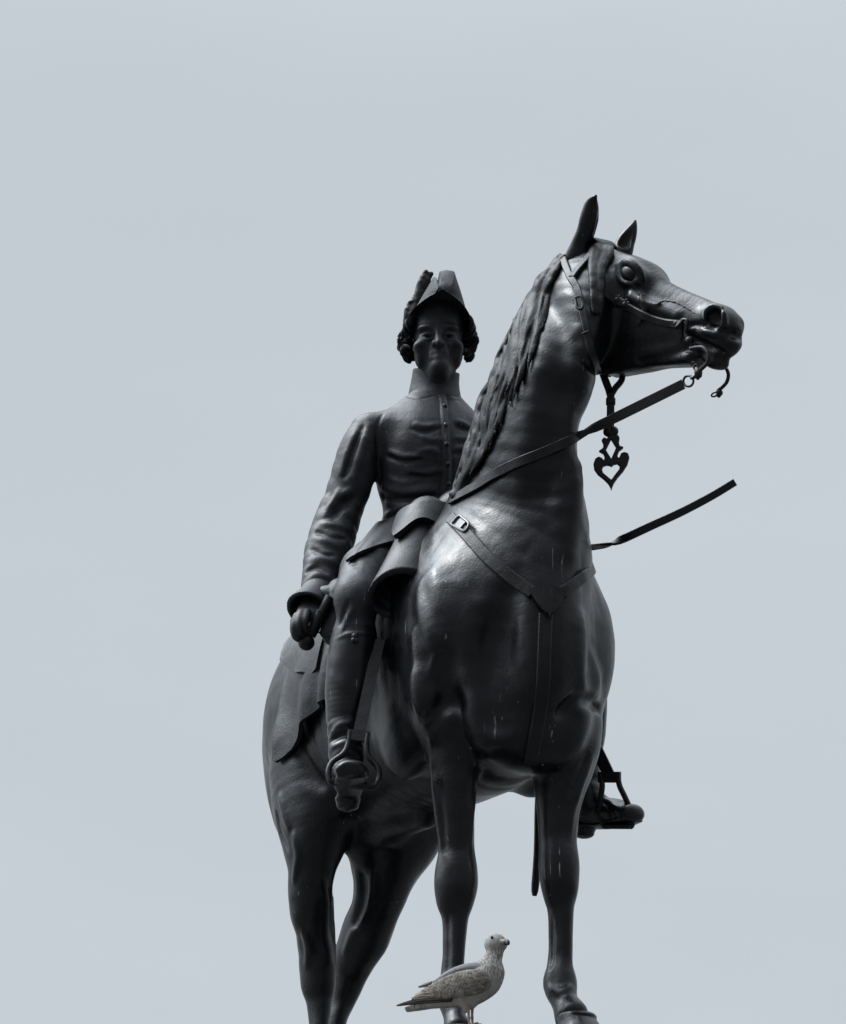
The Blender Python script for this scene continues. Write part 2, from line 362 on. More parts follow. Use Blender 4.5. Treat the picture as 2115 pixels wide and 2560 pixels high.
# head stations: l, top, bottom, half width
HD = [(-.03, .03, -.13, .055), (.04, .045, -.20, .066), (.11, .055, -.245, .072), (.18, .058, -.255, .074), (.26, .047, -.225, .068), (.33, .040, -.18, .056), (.41, .043, -.14, .048), (.475, .048, -.105, .045), (.525, .045, -.075, .044), (.555, .028, -.06, .036)]
HF.loft([H(l, 0, (a + b) / 2) for l, a, b, w in HD], [a[3] for a in HD], [(a[1] - a[2]) / 2 for a in HD], up=E3, k=.045)
for s in (-1, 1):
    HF.ell(H(.11, s * .045, -.135), (.095, .036, .115), HROT, k=.03)           # cheek
    HF.ell(H(.20, s * (.052 if s < 0 else .030), .018), (.05, .024, .032), HROT, k=.03)             # brow
    HF.loft([H(.24, s * .066, -.035), H(.32, s * .058, -.03), H(.40, s * .048, -.025)], [.011, .012, .008], k=.025)   # facial crest
    HF.ell(H(.518, s * (.024 if s < 0 else .014), .006), (.044, .020, .038), HROT, k=.03)              # nostril wing
    HF.ell(H(.565, s * .009, -.032), (.024, .022, .033), HROT, k=.03)            # upper lip
    HF.ell(H(.545, s * .012, -.092), (.036, .020, .020), HROT, k=.02)          # lower lip
    HF.loft([H(.20, s * .028, -.24), H(.34, s * .026, -.165), H(.47, s * .022, -.112)], [.026, .022, .02], k=.03)
    e = 1.0 if s < 0 else .62
    HF.ell(H(.204, s * .086 * e, .020), (.034, .011, .024), HROT, k=.012, op='s')   # socket
    if s < 0:
        for a, b, y_, c, t0, t1 in ((.050, .035, .0755, .0085, 2.95, .2), (.039, .026, .0765, .0064, 3.3, -.1), (.039, .024, .0740, .0042, 3.5, 5.9)):
            HF.loft([H(.204 + a * math.cos(t), s * (y_ - .013 * math.cos(t) ** 2), .016 + b * math.sin(t)) for t in np.linspace(t0, t1, 11)], c * np.sin(np.linspace(.5, math.pi - .5, 11)) ** .5, k=.009, n=2)
    HF.ell(H(.530, s * .054, .016), (.031, .032, .025), HROT, k=.012, op='s')    # nostril
    if s < 0: HF.loft([H(.555, s * .045, .040), H(.566, s * .042, .014), H(.553, s * .044, -.012), H(.526, s * .047, -.018)], .008, k=.014)
    if s < 0: HF.loft([H(.502, s * .050, -.010), H(.495, s * .049, .020), H(.508, s * .044, .044), H(.538, s * .041, .050)], .007, k=.012)
    HF.loft([H(.46, s * .055, -.052), H(.51, s * .052, -.060), H(.56, s * .046, -.070), H(.60, s * .028, -.068)], [.007, .008, .009, .010], k=.01, op='s')   # mouth
    HF.loft([H(.44, s * .058, -.04), H(.455, s * .06, -.065), H(.47, s * .056, -.085)], [.007, .008, .006], k=.012)
    HF.loft([H(.27, s * .073, -.005), H(.31, s * .07, -.06), H(.30, s * .07, -.09)], [.004, .005, .003], k=.008)          # veins
    HF.loft([H(.47, s * .055, .005), H(.40, s * .06, .008), H(.355, s * .064, -.002), H(.33, s * .066, -.022), H(.29, s * .072, -.03)], [.003, .0045, .0045, .004, .003], k=.008)
    HF.ell(at(1404, 965, x=.75), (.048, .048, .055), k=.07)
    HF.loft([H(.0, s * .07, -.15), H(.06, s * .078, -.235), H(.13, s * .072, -.275)], [.014, .016, .012], k=.03)
HF.ell(H(.588, 0, -.006), (.014, .05, .010), HROT, k=.018, op='s')
HF.ell(H(.545, .028, .016), (.022, .015, .020), HROT, k=.012)
HF.loft([H(.60, -.04, -.068), H(.605, 0, -.07), H(.60, .04, -.068)], .010, k=.01, op='s')

# front legs: photo centre u, v, half width, fore-and-aft over lateral
def leg(st, xs, k=.05, up=(1, 0, 0)):
    P, W, Dp = [], [], []
    for (u, v, w, r), x in zip(st, xs):
        p = at(u, v, x=x); P.append(p); W.append(w / kpx(p)); Dp.append(w / kpx(p) * r)
    return P, W, Dp
RF = [(1128, 1775, 62, 1.3), (1130, 1815, 68, 1.35), (1136, 1865, 66, 1.3), (1137, 1925, 60, 1.2), (1135, 1995, 53, 1.15), (1138, 2064, 47, 1.1), (1141, 2129, 45, 1.05), (1141, 2179, 53, 1.05), (1140, 2215, 54, 1.05), (1138, 2250, 47, 1.05), (1138, 2289, 33, 1.3), (1137, 2332, 27.5, 1.45), (1134, 2386, 25.5, 1.5), (1131, 2439, 27, 1.5), (1128, 2482, 36, 1.25), (1134, 2518, 31, 1.2), (1138, 2545, 27, 1.2), (1142, 2572, 33, 1.2)]
RX = [.43, .43, .425, .42, .415, .41, .405, .405, .405, .40, .395, .392, .39, .385, .388, .405, .42, .44]
LF = [(1432, 1785, 58, 1.3), (1430, 1820, 70, 1.35), (1422, 1865, 75, 1.3), (1412, 1910, 73, 1.2), (1402, 1960, 65, 1.2), (1397, 2010, 55, 1.15), (1395, 2064, 49, 1.1), (1395, 2107, 47, 1.05), (1397, 2150, 50, 1.05), (1399, 2200, 49, 1.05), (1400, 2236, 42, 1.05), (1401, 2268, 32, 1.3), (1402, 2314, 28, 1.45), (1401, 2386, 27.5, 1.5), (1399, 2421, 31, 1.4), (1400, 2460, 41, 1.2), (1412, 2505, 32, 1.2), (1428, 2540, 42, 1.15)]
LX = [.49, .49, .49, .49, .49, .49, .49, .49, .495, .495, .49, .485, .48, .475, .475, .48, .51, .54]
RHs = [(798, 1900, 106, 1.35), (791, 2000, 91, 1.3), (788, 2060, 80, 1.3), (784, 2120, 69, 1.3), (780, 2171, 57, 1.35), (776, 2210, 53, 1.3), (776, 2250, 52, 1.25), (778, 2290, 49, 1.2), (786, 2335, 41, 1.3), (792, 2375, 43, 1.35), (794, 2420, 44, 1.3), (796, 2462, 42, 1.2), (798, 2503, 32, 1.2), (798, 2560, 24, 1.35)]
RHx = [-.46, -.44, -.43, -.43, -.44, -.455, -.47, -.49, -.525, -.56, -.575, -.58, -.58, -.575]
LHs = [(1000, 2000, 120, 1.4), (978, 2080, 102, 1.3), (964, 2140, 88, 1.2), (958, 2192, 74, 1.15), (947, 2244, 62, 1.2), (932, 2290, 58, 1.2), (912, 2340, 58, 1.25), (888, 2390, 52, 1.3), (874, 2430, 46, 1.3), (862, 2470, 41, 1.25), (852, 2510, 32, 1.25), (840, 2560, 24, 1.35)]
LHx = [-.44, -.44, -.46, -.49, -.54, -.59, -.66, -.72, -.75, -.76, -.76, -.755]
def extend(P, W, Dp, pts):
    for p, w, d in pts: P.append(P[-1] * 0 + np.asarray(p)); W.append(w); Dp.append(d)
hoofs = []
for st, xs in ((RHs, RHx), (LHs, LHx)):
    P, W, Dp = leg(st, xs); e = P[-1]
    extend(P, W, Dp, [(e + np.array((0, 0, -.09)) * (e[2] - .1) / .25, .026, .038), ((e[0] + .01, e[1], .17), .038, .046), ((e[0] + .05, e[1], .10), .034, .042)])
    hoofs.append((e[0] + .085, e[1]))
    HF.loft(P, W, Dp, k=.05)
# muscle masses
for s in (-1, 1):
    HF.ell((.47, s * (.19 if s > 0 else .17), 1.11), (.14, .10, .20), k=.09)            # point of shoulder
    HF.ell((.30, s * .20, 1.22), (.13, .065, .25), [(.9, 0, .4), (0, 1, 0), (-.4, 0, .9)], k=.06)   # shoulder blade
    HF.ell((.57, s * .10, .94), (.105, .085, .175), k=.03)            # breast
    HF.ell((.26, s * .185, .92), (.15, .075, .14), k=.04)             # triceps and elbow
    HF.ell((.47, s * .205, 1.00), (.08, .055, .13), k=.03)
    HF.ell((.40, s * .19, .97), (.10, .065, .17), [(.8, 0, .6), (0, 1, 0), (-.6, 0, .8)], k=.03)
    HF.ell((-.62, s * .10, 1.22), (.2, .10, .24), k=.07)            # hip
    HF.ell((-.48, s * .14, .98), (.19, .10, .22), k=.07)             # thigh
    HF.ell((-.80, s * .065, 1.12), (.10, .075, .22), k=.06)          # buttock
HF.ell((.555, 0, .825), (.10, .125, .09), k=.05)
HF.loft([(.655, 0, 1.06), (.67, 0, .98), (.665, 0, .90)], [.006, .008, .004], k=.06, op='s')  # breast groove
HF.loft([(-.05, 0, .78), (-.3, 0, .83), (-.45, 0, .84)], [.03, .045, .05], k=.05)       # sheath
for st, xs in ((RF, RX), (LF, LX)):
    P, W, Dp = leg(st, xs); HF.loft(P, W, Dp, k=.028)
# veins, folds and muscle edges drawn over a surface along photo lines
def over(F, px, sink=0., iso=0.):
    """points on the surface of a field under a line of photo pixels, with outward normals"""
    P = []
    for u, v in px:
        p = F.hit(u, v, iso)
        if p is not None: P.append(p)
    P = np.array(P)
    if len(P) == 0: return P, P
    N = F.grad(P, max(F.h * 2, .012)); return P - N * sink, N
def pxl(px, n=5): return dense(px, n)
def crease(F, px, r, k, op='u', sink=0., n=4):
    P, N = over(F, pxl(px, n), sink)
    if len(P) > 1: F.loft(P, np.maximum(.0006, r * np.sin(np.linspace(.12, math.pi - .12, len(P))) ** .6), k=k, op=op, n=1)

for px, r, k, op, sk in (
    ([(1045, 1545), (1062, 1585), (1080, 1615), (1096, 1632)], .0045, .02, 's', 0), ([(1066, 1470), (1078, 1520), (1098, 1552), (1116, 1600)], .005, .05, 's', 0),
    ([(1040, 1590), (1048, 1650), (1054, 1710), (1062, 1770)], .012, .05, 'u', .008), ([(1084, 1440), (1100, 1520), (1112, 1600)], .012, .06, 'u', .009), ([(1058, 1470), (1064, 1540), (1080, 1600)], .01, .05, 'u', .007),
    ([(1096, 1632), (1084, 1646), (1076, 1690)], .0035, .012, 'u', .001), ([(1268, 1490), (1262, 1600), (1258, 1700), (1264, 1800)], .010, .07, 's', .0),
    ([(1452, 1560), (1450, 1660), (1446, 1745)], .014, .06, 'u', .010), ([(1126, 1650), (1110, 1700), (1108, 1745)], .008, .06, 's', 0),
    ([(1722, 838), (1748, 853), (1790, 872), (1826, 888)], .0085, .010, 's', 0), ([(1716, 826), (1750, 838), (1790, 858), (1815, 872)], .006, .012, 'u', .003), ([(1730, 858), (1760, 872), (1795, 886)], .006, .012, 'u', .003),
    ([(1728, 812), (1760, 815), (1790, 824), (1816, 828)], .005, .012, 's', .001), ([(1738, 822), (1765, 830), (1800, 842)], .005, .012, 'u', .002), ([(1700, 835), (1712, 862), (1735, 880)], .005, .012, 's', .001),
    ([(1440, 850), (1462, 900), (1500, 928)], .006, .02, 's', .001), ([(1600, 905), (1660, 892), (1715, 872)], .006, .025, 's', .001), ([(1590, 700), (1606, 712), (1612, 730)], .004, .012, 'u', .001),
    ([(1072, 1800), (1092, 1770), (1120, 1756), (1150, 1762)], .012, .04, 's', -.006), ([(1494, 1768), (1470, 1752), (1440, 1752), (1404, 1780)], .013, .03, 's', .002),
    ([(1040, 1690), (1050, 1740), (1066, 1790)], .022, .05, 'u', .012), ([(1476, 1650), (1486, 1700), (1488, 1740)], .02, .05, 'u', .012), ([(1236, 1560), (1222, 1680), (1228, 1800)], .014, .07, 's', .004), 
    ([(1076, 1850), (1082, 1930), (1092, 2030), (1104, 2120)], .008, .012, 'u', .004), ([(1098, 1960), (1106, 2040), (1112, 2130)], .005, .012, 's', 0),
    ([(1190, 1980), (1180, 2040), (1176, 2110)], .007, .012, 'u', .003), ([(1480, 1900), (1455, 1960), (1432, 2030), (1425, 2100)], .008, .012, 'u', .004),
    ([(1466, 1890), (1446, 1940), (1424, 1990)], .005, .012, 's', 0), 
    
    ([(1120, 2290), (1120, 2380), (1116, 2440)], .005, .012, 's', 0), ([(1380, 2300), (1380, 2380), (1376, 2420)], .006, .01, 's', 0),
    ([(735, 2090), (745, 2140), (735, 2200)], .006, .02, 'u', .002), ([(700, 1990), (712, 2040), (722, 2070)], .006, .02, 'u', .002), ([(690, 2030), (700, 2080), (716, 2120)], .005, .02, 's', 0),
    ([(935, 2180), (928, 2240), (905, 2300), (880, 2340), (862, 2380)], .010, .02, 'u', .003), ([(905, 2190), (905, 2250), (885, 2310)], .008, .03, 's', 0),
    ([(806, 2200), (816, 2260), (812, 2330), (822, 2400)], .006, .02, 'u', .002), ([(760, 2330), (772, 2370), (768, 2410)], .008, .02, 'u', .002),
    ([(745, 1880), (775, 1935), (800, 1960)], .012, .04, 's', 0), ([(1340, 720), (1392, 800), (1402, 880), (1385, 960)], .008, .08, 's', 0), ([(1410, 980), (1385, 1050), (1370, 1130), (1362, 1220)], .009, .09, 's', 0), ([(1446, 1150), (1430, 1270), (1420, 1370)], .014, .06, 'u', .009),
    ([(1425, 2468), (1400, 2480), (1375, 2472)], .006, .02, 'u', .002)):
    crease(HF, px, r, k, op, sk)
# hooves: coronet centre to ground
HF.uneven(.00045, 60, 1); HV, HQ = HF.mesh()
horse = make('horse', HV, HQ, M_BODY, statue)
def hoof(cx, cy, z0, r0, r1, lean):
    m = MB(); rings = []
    for z, r, k in ((z0, r0 * .96, 0), (z0 - .006, r0 * 1.03, .03), (z0 - .014, r0, .06), (z0 * .5, (r0 + r1) / 2, .5), (.008, r1, .97), (0, r1 * .98, 1)):
        rings.append([np.array([cx + lean * k + r * 1.12 * math.cos(a) * (1 if math.cos(a) > 0 else .8), cy + r * math.sin(a), z]) for a in np.linspace(0, 2 * math.pi, 28, endpoint=False)])
    return m.ring_sweep(rings).build('hoof', M_BODY, horse)
hoof(.465, at(1142, 2575, x=.44)[1], .046, .05, .066, .03); hoof(.575, at(1430, 2552, x=.55)[1], .085, .05, .066, .035)
for x, y in hoofs: hoof(x, y, .085, .046, .06, .03)

# ears, eyes, mane, forelock, tail
M_EYE = bronze('bronze_eye', (.003, .003, .0036), .30, .22, .0, .03, 60)
def hpx(u, v, y): return pln(u, v, POLL + E2 * y, E2)
def field_obj(F, name, mat, parent, smooth=2):
    V, Q = F.mesh(smooth); return make(name, V, Q, mat, parent)
def ear(st, y0, y1, hollow, wv):
    P, W = [], []
    for i, (u, v, w) in enumerate(st):
        p = hpx(u, v, y0 + (y1 - y0) * i / (len(st) - 1)); P.append(p); W.append(w / kpx(p))
    P = np.array(P); F = Field(P.min(0) - .07, P.max(0) + .07, .003)
    F.loft(P, W, [max(.007, w * .75) for w in W], up=wv, k=.01)
    if hollow is not None: F.loft(P[2:] + hollow, np.array(W[2:]) * .62, [w * .5 for w in W[2:]], up=wv, k=.006, op='s')
    return field_obj(F, 'ear', M_BODY, horse)
ear([(1440, 668, 32), (1447, 640, 33), (1454, 612, 27), (1466, 580, 25), (1474, 549, 25.5), (1477, 523, 21), (1481, 503, 14), (1489, 490, 4)], -.045, -.075, E1 * .03 + E2 * .02, unit(E1 * .6 - E2 * .8))
ear([(1548, 650, 28), (1556, 628, 27), (1563, 608, 24), (1572, 590, 20), (1581, 571, 13), (1588, 553, 4)], .045, .085, -E2 * .014 + E1 * .012, unit(E1 * .5 - E2 * .8))
for s in (-1, 1):
    eb = MB().ball((0, 0, 0), 1.0, 24, 16, (.031, .0155, .023)); eb.V = [H(.204, s * (.0665 if s < 0 else .046), .0185) + E1 * p[0] + E2 * p[1] + E3 * p[2] for p in eb.V]
    eb.build('eye', M_EYE, horse)
def strands(name, paths, h, parent, mat, k=.006, flatk=.7):
    """a lock of hair for every path: (points, normals, radius)"""
    A = np.concatenate([p for p, n, r in paths]); F = Field(A.min(0) - .05, A.max(0) + .05, h)
    for P, N, r in paths:
        t = np.linspace(0, 1, len(P)); rr = r * np.clip(np.minimum(1.0, .55 + 3 * t) * (1 - t ** 3 * .92), .12, 1)
        F.loft(P, rr, rr * flatk, up=N, k=k, n=2)
    return field_obj(F, name, mat, parent, 2)
rnd = random.Random(5)
CREST = dense([(1412, 640), (1372, 672), (1342, 704), (1310, 752), (1284, 802), (1260, 850), (1236, 905), (1215, 955), (1196, 1015), (1182, 1075), (1170, 1135), (1152, 1190), (1136, 1235)], 10)
def crest(t): return crom(CREST, np.clip(np.atleast_1d(t), 0, 1) * (len(CREST) - 1))
LOW = dense([(1410, 690), (1392, 735), (1372, 800), (1350, 870), (1330, 935), (1312, 985), (1282, 1040), (1256, 1090), (1234, 1140), (1200, 1180), (1168, 1220), (1142, 1250)], 10)
def low(t): return crom(LOW, np.clip(np.atleast_1d(t), 0, 1) * (len(LOW) - 1))
paths = []
for i in range(130):
    t0 = (i + rnd.random()) / 130 * .9; ln = .16 + .20 * rnd.random(); a0 = .02 + .30 * rnd.random() ** 1.5; a1 = .45 + .5 * rnd.random()
    tt = np.linspace(0, 1, 14); T = t0 + ln * tt; T = np.minimum(T, .995)
    w = a0 + (a1 - a0) * tt ** .8; c, l = crest(T), low(T)
    px = c + (l - c) * w[:, None]; ph = rnd.random() * 6; px[:, 0] += 3.2 * np.sin(tt * 7 + ph)
    P = []
    for u, v in px:
        for d in range(0, 60, 4):
            p = HF.hit(u + d, v + d * .3)
            if p is not None: break
        if p is not None: P.append(p)
    if len(P) < 8: continue
    P = np.array(P); N = HF.grad(P, .02); r = .007 + .008 * rnd.random(); lift = -.004 + .013 * rnd.random()
    paths.append((P + N * (lift + .008 * np.sin(tt[:len(P)] * 5 + ph)[:, None]), N, r))
for i in range(26):         # along the ridge of the neck
    t0 = i / 26 * .86; T = np.minimum(t0 + np.linspace(0, .2, 10), .99); c = crest(T); P = []
    for u, v in c:
        for d in range(0, 80, 4):
            p = HF.hit(u + d, v + d * .3)
            if p is not None: break
        P.append(p)
    if any(p is None for p in P): continue
    P = np.array(P); N = HF.grad(P, .02); paths.append((P + N * .004 - CAMR * (.000 + .006 * rnd.random()) - CAMT * .03 * (i % 3 - .5), N, .011))
strands('mane', paths, .0042, horse, M_HAIR, k=.004)
paths = []
for i in range(16):
    f = i / 15; x0 = 1484 + 44 * f; sp = [(x0, 614 - 8 * math.sin(f * 3)), (x0 - 6 + 6 * f, 640), (1476 + 32 * f, 680), (1477 + 30 * f, 720), (1476 + 27 * f + 4 * rnd.random(), 760), (1478 + 24 * f, 782 + 24 * rnd.random())]
    if i % 3 == 0: sp = sp[:4]
    P = [HF.hit(u, v) for u, v in pxl(sp, 4)]; P = np.array([p for p in P if p is not None]); N = HF.grad(P, .02)
    paths.append((P + N * (.004 + .006 * rnd.random()), N, .007 + .004 * rnd.random()))
for i in range(8):
    f = i / 7; P = np.array([H(-.035, -.03 + .06 * f, .028), H(.0, -.03 + .06 * f, .046), H(.04, -.035 + .05 * f, .046)]); paths.append((dense(P, 4), np.broadcast_to(E3, (9, 3)), .014))
strands('forelock', paths, .0035, horse, M_HAIR, k=.003)
TF = Field((-1.22, -.12, .25), (-.78, .3, 1.5), .007)
TF.loft([(-.88, 0, 1.32), (-.97, .03, 1.22), (-1.02, .07, 1.0), (-1.02, .10, .75), (-.98, .11, .5), (-.95, .115, .38)], [.03, .045, .05, .045, .035, .01], [.04, .06, .075, .07, .05, .01], k=.01, fold=lambda t, a: .007 * np.sin(a * 11 + t * 1.2))
field_obj(TF, 'tail', M_HAIR, horse)

# ------------------------------------------------------------------ tack laid over the horse
def strap(px, w, name, parent, mat=None, iso=.006, t=.007, n=6, w_taper=None):
    P, N = over(HF, pxl(px, n), 0, iso); N = N.copy()
    for _ in range(4): N[1:-1] = (N[:-2] + N[2:] + N[1:-1]) / 3; P[1:-1] = (P[:-2] + P[2:] + 2 * P[1:-1]) / 4
    return MB().strap(P, N, np.full(len(P), w) if w_taper is None else np.linspace(w, w_taper, len(P)), t).build(name, mat or M_TACK, parent)
breast = strap([(1128, 1296), (1148, 1314), (1180, 1350), (1222, 1396), (1275, 1442), (1332, 1482)], .034, 'breast_collar', statue)
P, N = over(HF, pxl([(1404, 1482), (1440, 1457), (1464, 1436)], 6), 0, .006)
far = [HF.march(np.array((x, .7, z)), np.array((0, -1., 0)), 0, .7, .006, 300) for x, z in ((.58, 1.325), (.50, 1.375), (.42, 1.42), (.34, 1.46), (.26, 1.50))]
far = np.array([p for p in far if p is not None]); PP = dense(np.concatenate([P[::4], far]), 5)
for _ in range(6): PP[1:-1] = (PP[:-2] + PP[2:] + 2 * PP[1:-1]) / 4
MB().strap(PP, HF.grad(PP, .02), .032, .007).build('strap', M_TACK, breast)
strap([(1364, 1535), (1361, 1620), (1358, 1706), (1349, 1780), (1340, 1830), (1330, 1880), (1326, 1910)], .036, 'strap', breast)
G = []
for i in range(7):
    f = i / 6; row = []
    for j in range(7):
        u0, u1, v = 1325 + 44 * f ** 1.4, 1410 - 38 * f ** 1.4, 1474 + 74 * f
        p = HF.hit(u0 + (u1 - u0) * j / 6, v + 4 * math.sin(math.pi * j / 6)); row.append(p + HF.grad(p[None], .02)[0] * .019)
    G.append(row)
MB().sheet(G, .013).build('shield_plate', M_TACK, breast)
def frame_px(F, px, r, iso, name, parent, mat, closed=True):
    P, N = over(F, pxl(px + px[:1] if closed else px, 5), 0, iso)
    return MB().tube(P[:-1] if closed else P, r, 8, closed).build(name, mat, parent)
M_BRASS = bronze('bronze_bright', (.05, .052, .056), .36, .6, .1, .1, 160)
frame_px(HF, [(1128, 1311), (1147, 1290), (1158, 1296), (1172, 1310), (1162, 1327), (1148, 1322)], .004, .014, 'buckle', breast, M_BRASS)
P, N = over(HF, pxl([(1146, 1306), (1158, 1315)], 4), 0, .013); MB().strap(P, N, .026, .004).build('tongue', M_BRASS, breast)

# bridle
bridle = strap([(1409, 648), (1417, 672), (1428, 697), (1440, 715), (1449, 745), (1458, 785), (1466, 825), (1474, 862), (1484, 900), (1496, 930)], .020, 'bridle', statue, iso=.004)
strap([(1430, 694), (1446, 672), (1464, 652), (1480, 634)], .020, 'browband', bridle, iso=.006)
strap([(1498, 722), (1516, 737), (1545, 752), (1580, 772), (1620, 794), (1660, 806), (1702, 812)], .022, 'cheek_strap', bridle, iso=.005)
for u, v in ((1546, 753), (1569, 762)):
    p = HF.hit(u, v); n = HF.grad(p[None], .02)[0]; m = MB()
    MB.ball(m, p + n * .010, .010, 14, 8)
    for a in range(8):
        q = unit(np.cross(n, E3)); w = np.cross(n, q); MB.ball(m, p + n * .008 + .012 * (math.cos(a * math.pi / 4) * q + math.sin(a * math.pi / 4) * w), .0055, 10, 6)
    m.build('rosette', M_TACK, bridle)
for px in ([(1438, 744), (1452, 742), (1456, 768), (1443, 770)], [(1454, 835), (1471, 828)]):
    P, N = over(HF, pxl(px + px[:1] if len(px) > 2 else px, 4), 0, .010); MB().tube(P, .0032, 8).build('buckle', M_TACK, bridle)
YB = -.060
def hb(px, y=YB, n=5): return np.array([hpx(u, v, y) for u, v in pxl(px, n)])
bit = MB().tube(hb([(1726, 872), (1740, 869), (1756, 869), (1768, 880), (1772, 895), (1766, 910), (1754, 922), (1745, 930)], -.066), .0055, 10).build('bit', M_TACK, bridle)
MB().tube(hb([(1700, 806), (1708, 800), (1718, 802), (1716, 820), (1714, 836), (1722, 850), (1728, 860), (1727, 874)]), .0055, 10).ball(hpx(1723, 852, -.062), .012).ball(hpx(1692, 810, -.062), .011).build('upper_shank', M_TACK, bit)
m = MB()
for c, r in (((1734, 911), 5), ((1740, 918), 5.5), ((1747, 925), 5)): m.tube([hpx(c[0] + r * math.cos(a), c[1] + 1.3 * r * math.sin(a), -.05) for a in np.linspace(0, 6.283, 14, endpoint=False)], .0026, 6, True)
m.build('curb_chain', M_TACK, bit)
m = MB().ball(hpx(1746, 932, -.066), .011, 14, 10, (1, 1, 1.3)).ball(hpx(1748, 938, -.066), .008).tube(hb([(1746, 934), (1744, 950)], -.066), [.008, .008, .007, .006, .005, .002], 8).tube(hb([(1744, 936), (1736, 943), (1728, 945)], -.066), .005, 8)
m.build('swivel', M_TACK, bit)
m = MB().tube([hpx(1721 + 12.5 * math.cos(a), 953 + 13.5 * math.sin(a), -.066) for a in np.linspace(0, 6.283, 24, endpoint=False)], .0032, 8, True); m.build('rein_ring', M_TACK, bit)
m = MB().tube(hb([(1808, 914), (1817, 924), (1821, 938), (1817, 955), (1806, 968), (1796, 976), (1793, 984)], .05), .005, 10).ball(hpx(1799, 982, .05), .009).ball(hpx(1797, 989, .05), .006)
m.tube([hpx(1786 + 7 * math.cos(a) + 2 * math.sin(a), 986.5 - 3.5 * math.cos(a) + 4 * math.sin(a), .05) for a in np.linspace(0, 6.283, 16, endpoint=False)], .0024, 6, True).build('far_shank', M_TACK, bit)

# reins
ring = hpx(1708, 960, -.066); nk, nn = over(HF, pxl([(1446, 1090), (1400, 1113), (1345, 1136), (1291, 1158), (1240, 1183), (1194, 1212), (1158, 1232), (1128, 1250)], 5), 0, .006)
air = np.array([ring + (nk[0] - ring) * t for t in np.linspace(0, 1, 14)[:-1]]); na = unit(CAMT + np.array((0, 0, .3)))
endp = np.array([(.30, -.02, 1.62), (.26, .02, 1.64)])
P = np.concatenate([air, nk, endp]); N = np.concatenate([np.broadcast_to(na, air.shape), nn, [nn[-1], (0, 0, 1)]])
for i in range(len(air) - 6, len(air)): N[i] = unit(na + (nn[0] - na) * (i - len(air) + 6) / 6)
rein = MB().strap(P, N, .0265, .004).build('rein', M_TACK, statue)
LR = dense([at(1440, 1372, x=.42), at(1478, 1368, x=.50), at(1515, 1362, x=.58), at(1560, 1346, x=.64), at(1630, 1314, x=.70), at(1706, 1279, x=.76), at(1780, 1240, x=.81), at(1838, 1205, x=.85)], 5)
q = len(LR); tw = np.clip((np.linspace(0, 1, q) - .12) / .35, 0, 1)
N = np.array([unit(np.array((0, .25, 1.)) * (1 - t) + unit(CAMT + np.array((.2, .2, .3))) * t) for t in tw])
MB().strap(LR, N, np.linspace(.024, .0195, q), .004).build('rein', M_TACK, statue)

# pierced pendant below the jaw
P0 = hpx(1528, 946, 0.0); PN = unit(np.array((CAMT[0], CAMT[1], 0)))
def pp(x, y, off=0.): return pln(1460 + x / 6.565, 920 + y / 6.565, P0 + PN * off, PN)
PX = unit(np.cross(ZV, PN)); PC = pp(450, 1500)
def flat_shape(name, outlines, t, mat, parent):
    """outlines in pendant pixels: the first is the rim, the rest are holes"""
    cu = bpy.data.curves.new(name, 'CURVE'); cu.dimensions = '2D'; cu.fill_mode = 'BOTH'; cu.extrude = t / 2 * S; cu.bevel_depth = t * .25 * S; cu.bevel_resolution = 1; cu.offset = -t * .2 * S
    for o_ in outlines:
        sp = cu.splines.new('POLY'); sp.points.add(len(o_) - 1); sp.use_cyclic_u = True
        for p_, (x, y) in zip(sp.points, o_):
            w = pp(x, y) - PC; p_.co = (w @ PX * S, w[2] * S, 0, 1)
    o = bpy.data.objects.new(name + '_outline', cu); C.objects.link(o)
    me = bpy.data.meshes.new_from_object(o.evaluated_get(bpy.context.evaluated_depsgraph_get())); bpy.data.objects.remove(o); bpy.data.curves.remove(cu)
    V = np.array([PC + PX * v.co.x / S + ZV * v.co.y / S + PN * v.co.z / S for v in me.vertices]); F = [tuple(p.vertices) for p in me.polygons]; bpy.data.meshes.remove(me)
    return make(name, V, F, mat, parent, smooth=False)
def sm(pts): return [tuple(p) for p in crom(np.array(pts + pts[:1]), np.linspace(0, len(pts), len(pts) * 3 + 1))[:-1]]
body = [(400, 1100), (395, 1150), (372, 1170), (325, 1150), (292, 1190), (316, 1240), (318, 1300), (310, 1325), (250, 1367), (262, 1378), (320, 1410), (342, 1465), (330, 1515), (316, 1522), (295, 1490), (240, 1465), (185, 1500), (158, 1580), (172, 1670), (230, 1750), (330, 1830), (400, 1900), (435, 1960), (450, 2000), (462, 1960), (490, 1890), (560, 1790), (640, 1700), (710, 1590), (742, 1480), (720, 1410), (660, 1390), (610, 1410), (585, 1470), (568, 1488), (552, 1470), (548, 1430), (575, 1365), (640, 1315), (640, 1303), (585, 1290), (570, 1240), (582, 1160), (560, 1112), (520, 1120), (500, 1095)]
heart = [(450, 1618), (490, 1585), (545, 1573), (588, 1610), (580, 1670), (510, 1760), (448, 1845), (380, 1790), (310, 1730), (292, 1675), (315, 1615), (375, 1595), (425, 1602)]
pend = flat_shape('pendant', [body, [(445, 1172), (530, 1310), (447, 1502), (355, 1355)], heart], .010, M_TACK, bridle)
def ppl(px, n=5): return np.array([pp(x, y) for x, y in pxl(px, n)])
m = MB().strap(ppl([(435, 350), (437, 450), (437, 600), (435, 800), (432, 960), (440, 1120)]), PN, .0205, .006)
m.strap(ppl([(300, 60), (325, 130), (365, 240), (400, 330), (425, 420)]), PN, [.019] * 21, .006).strap(ppl([(628, 90), (628, 170), (590, 240), (520, 320), (460, 420)]), PN, [.016] * 21, .0055)
m.build('pendant_strap', M_TACK, pend)
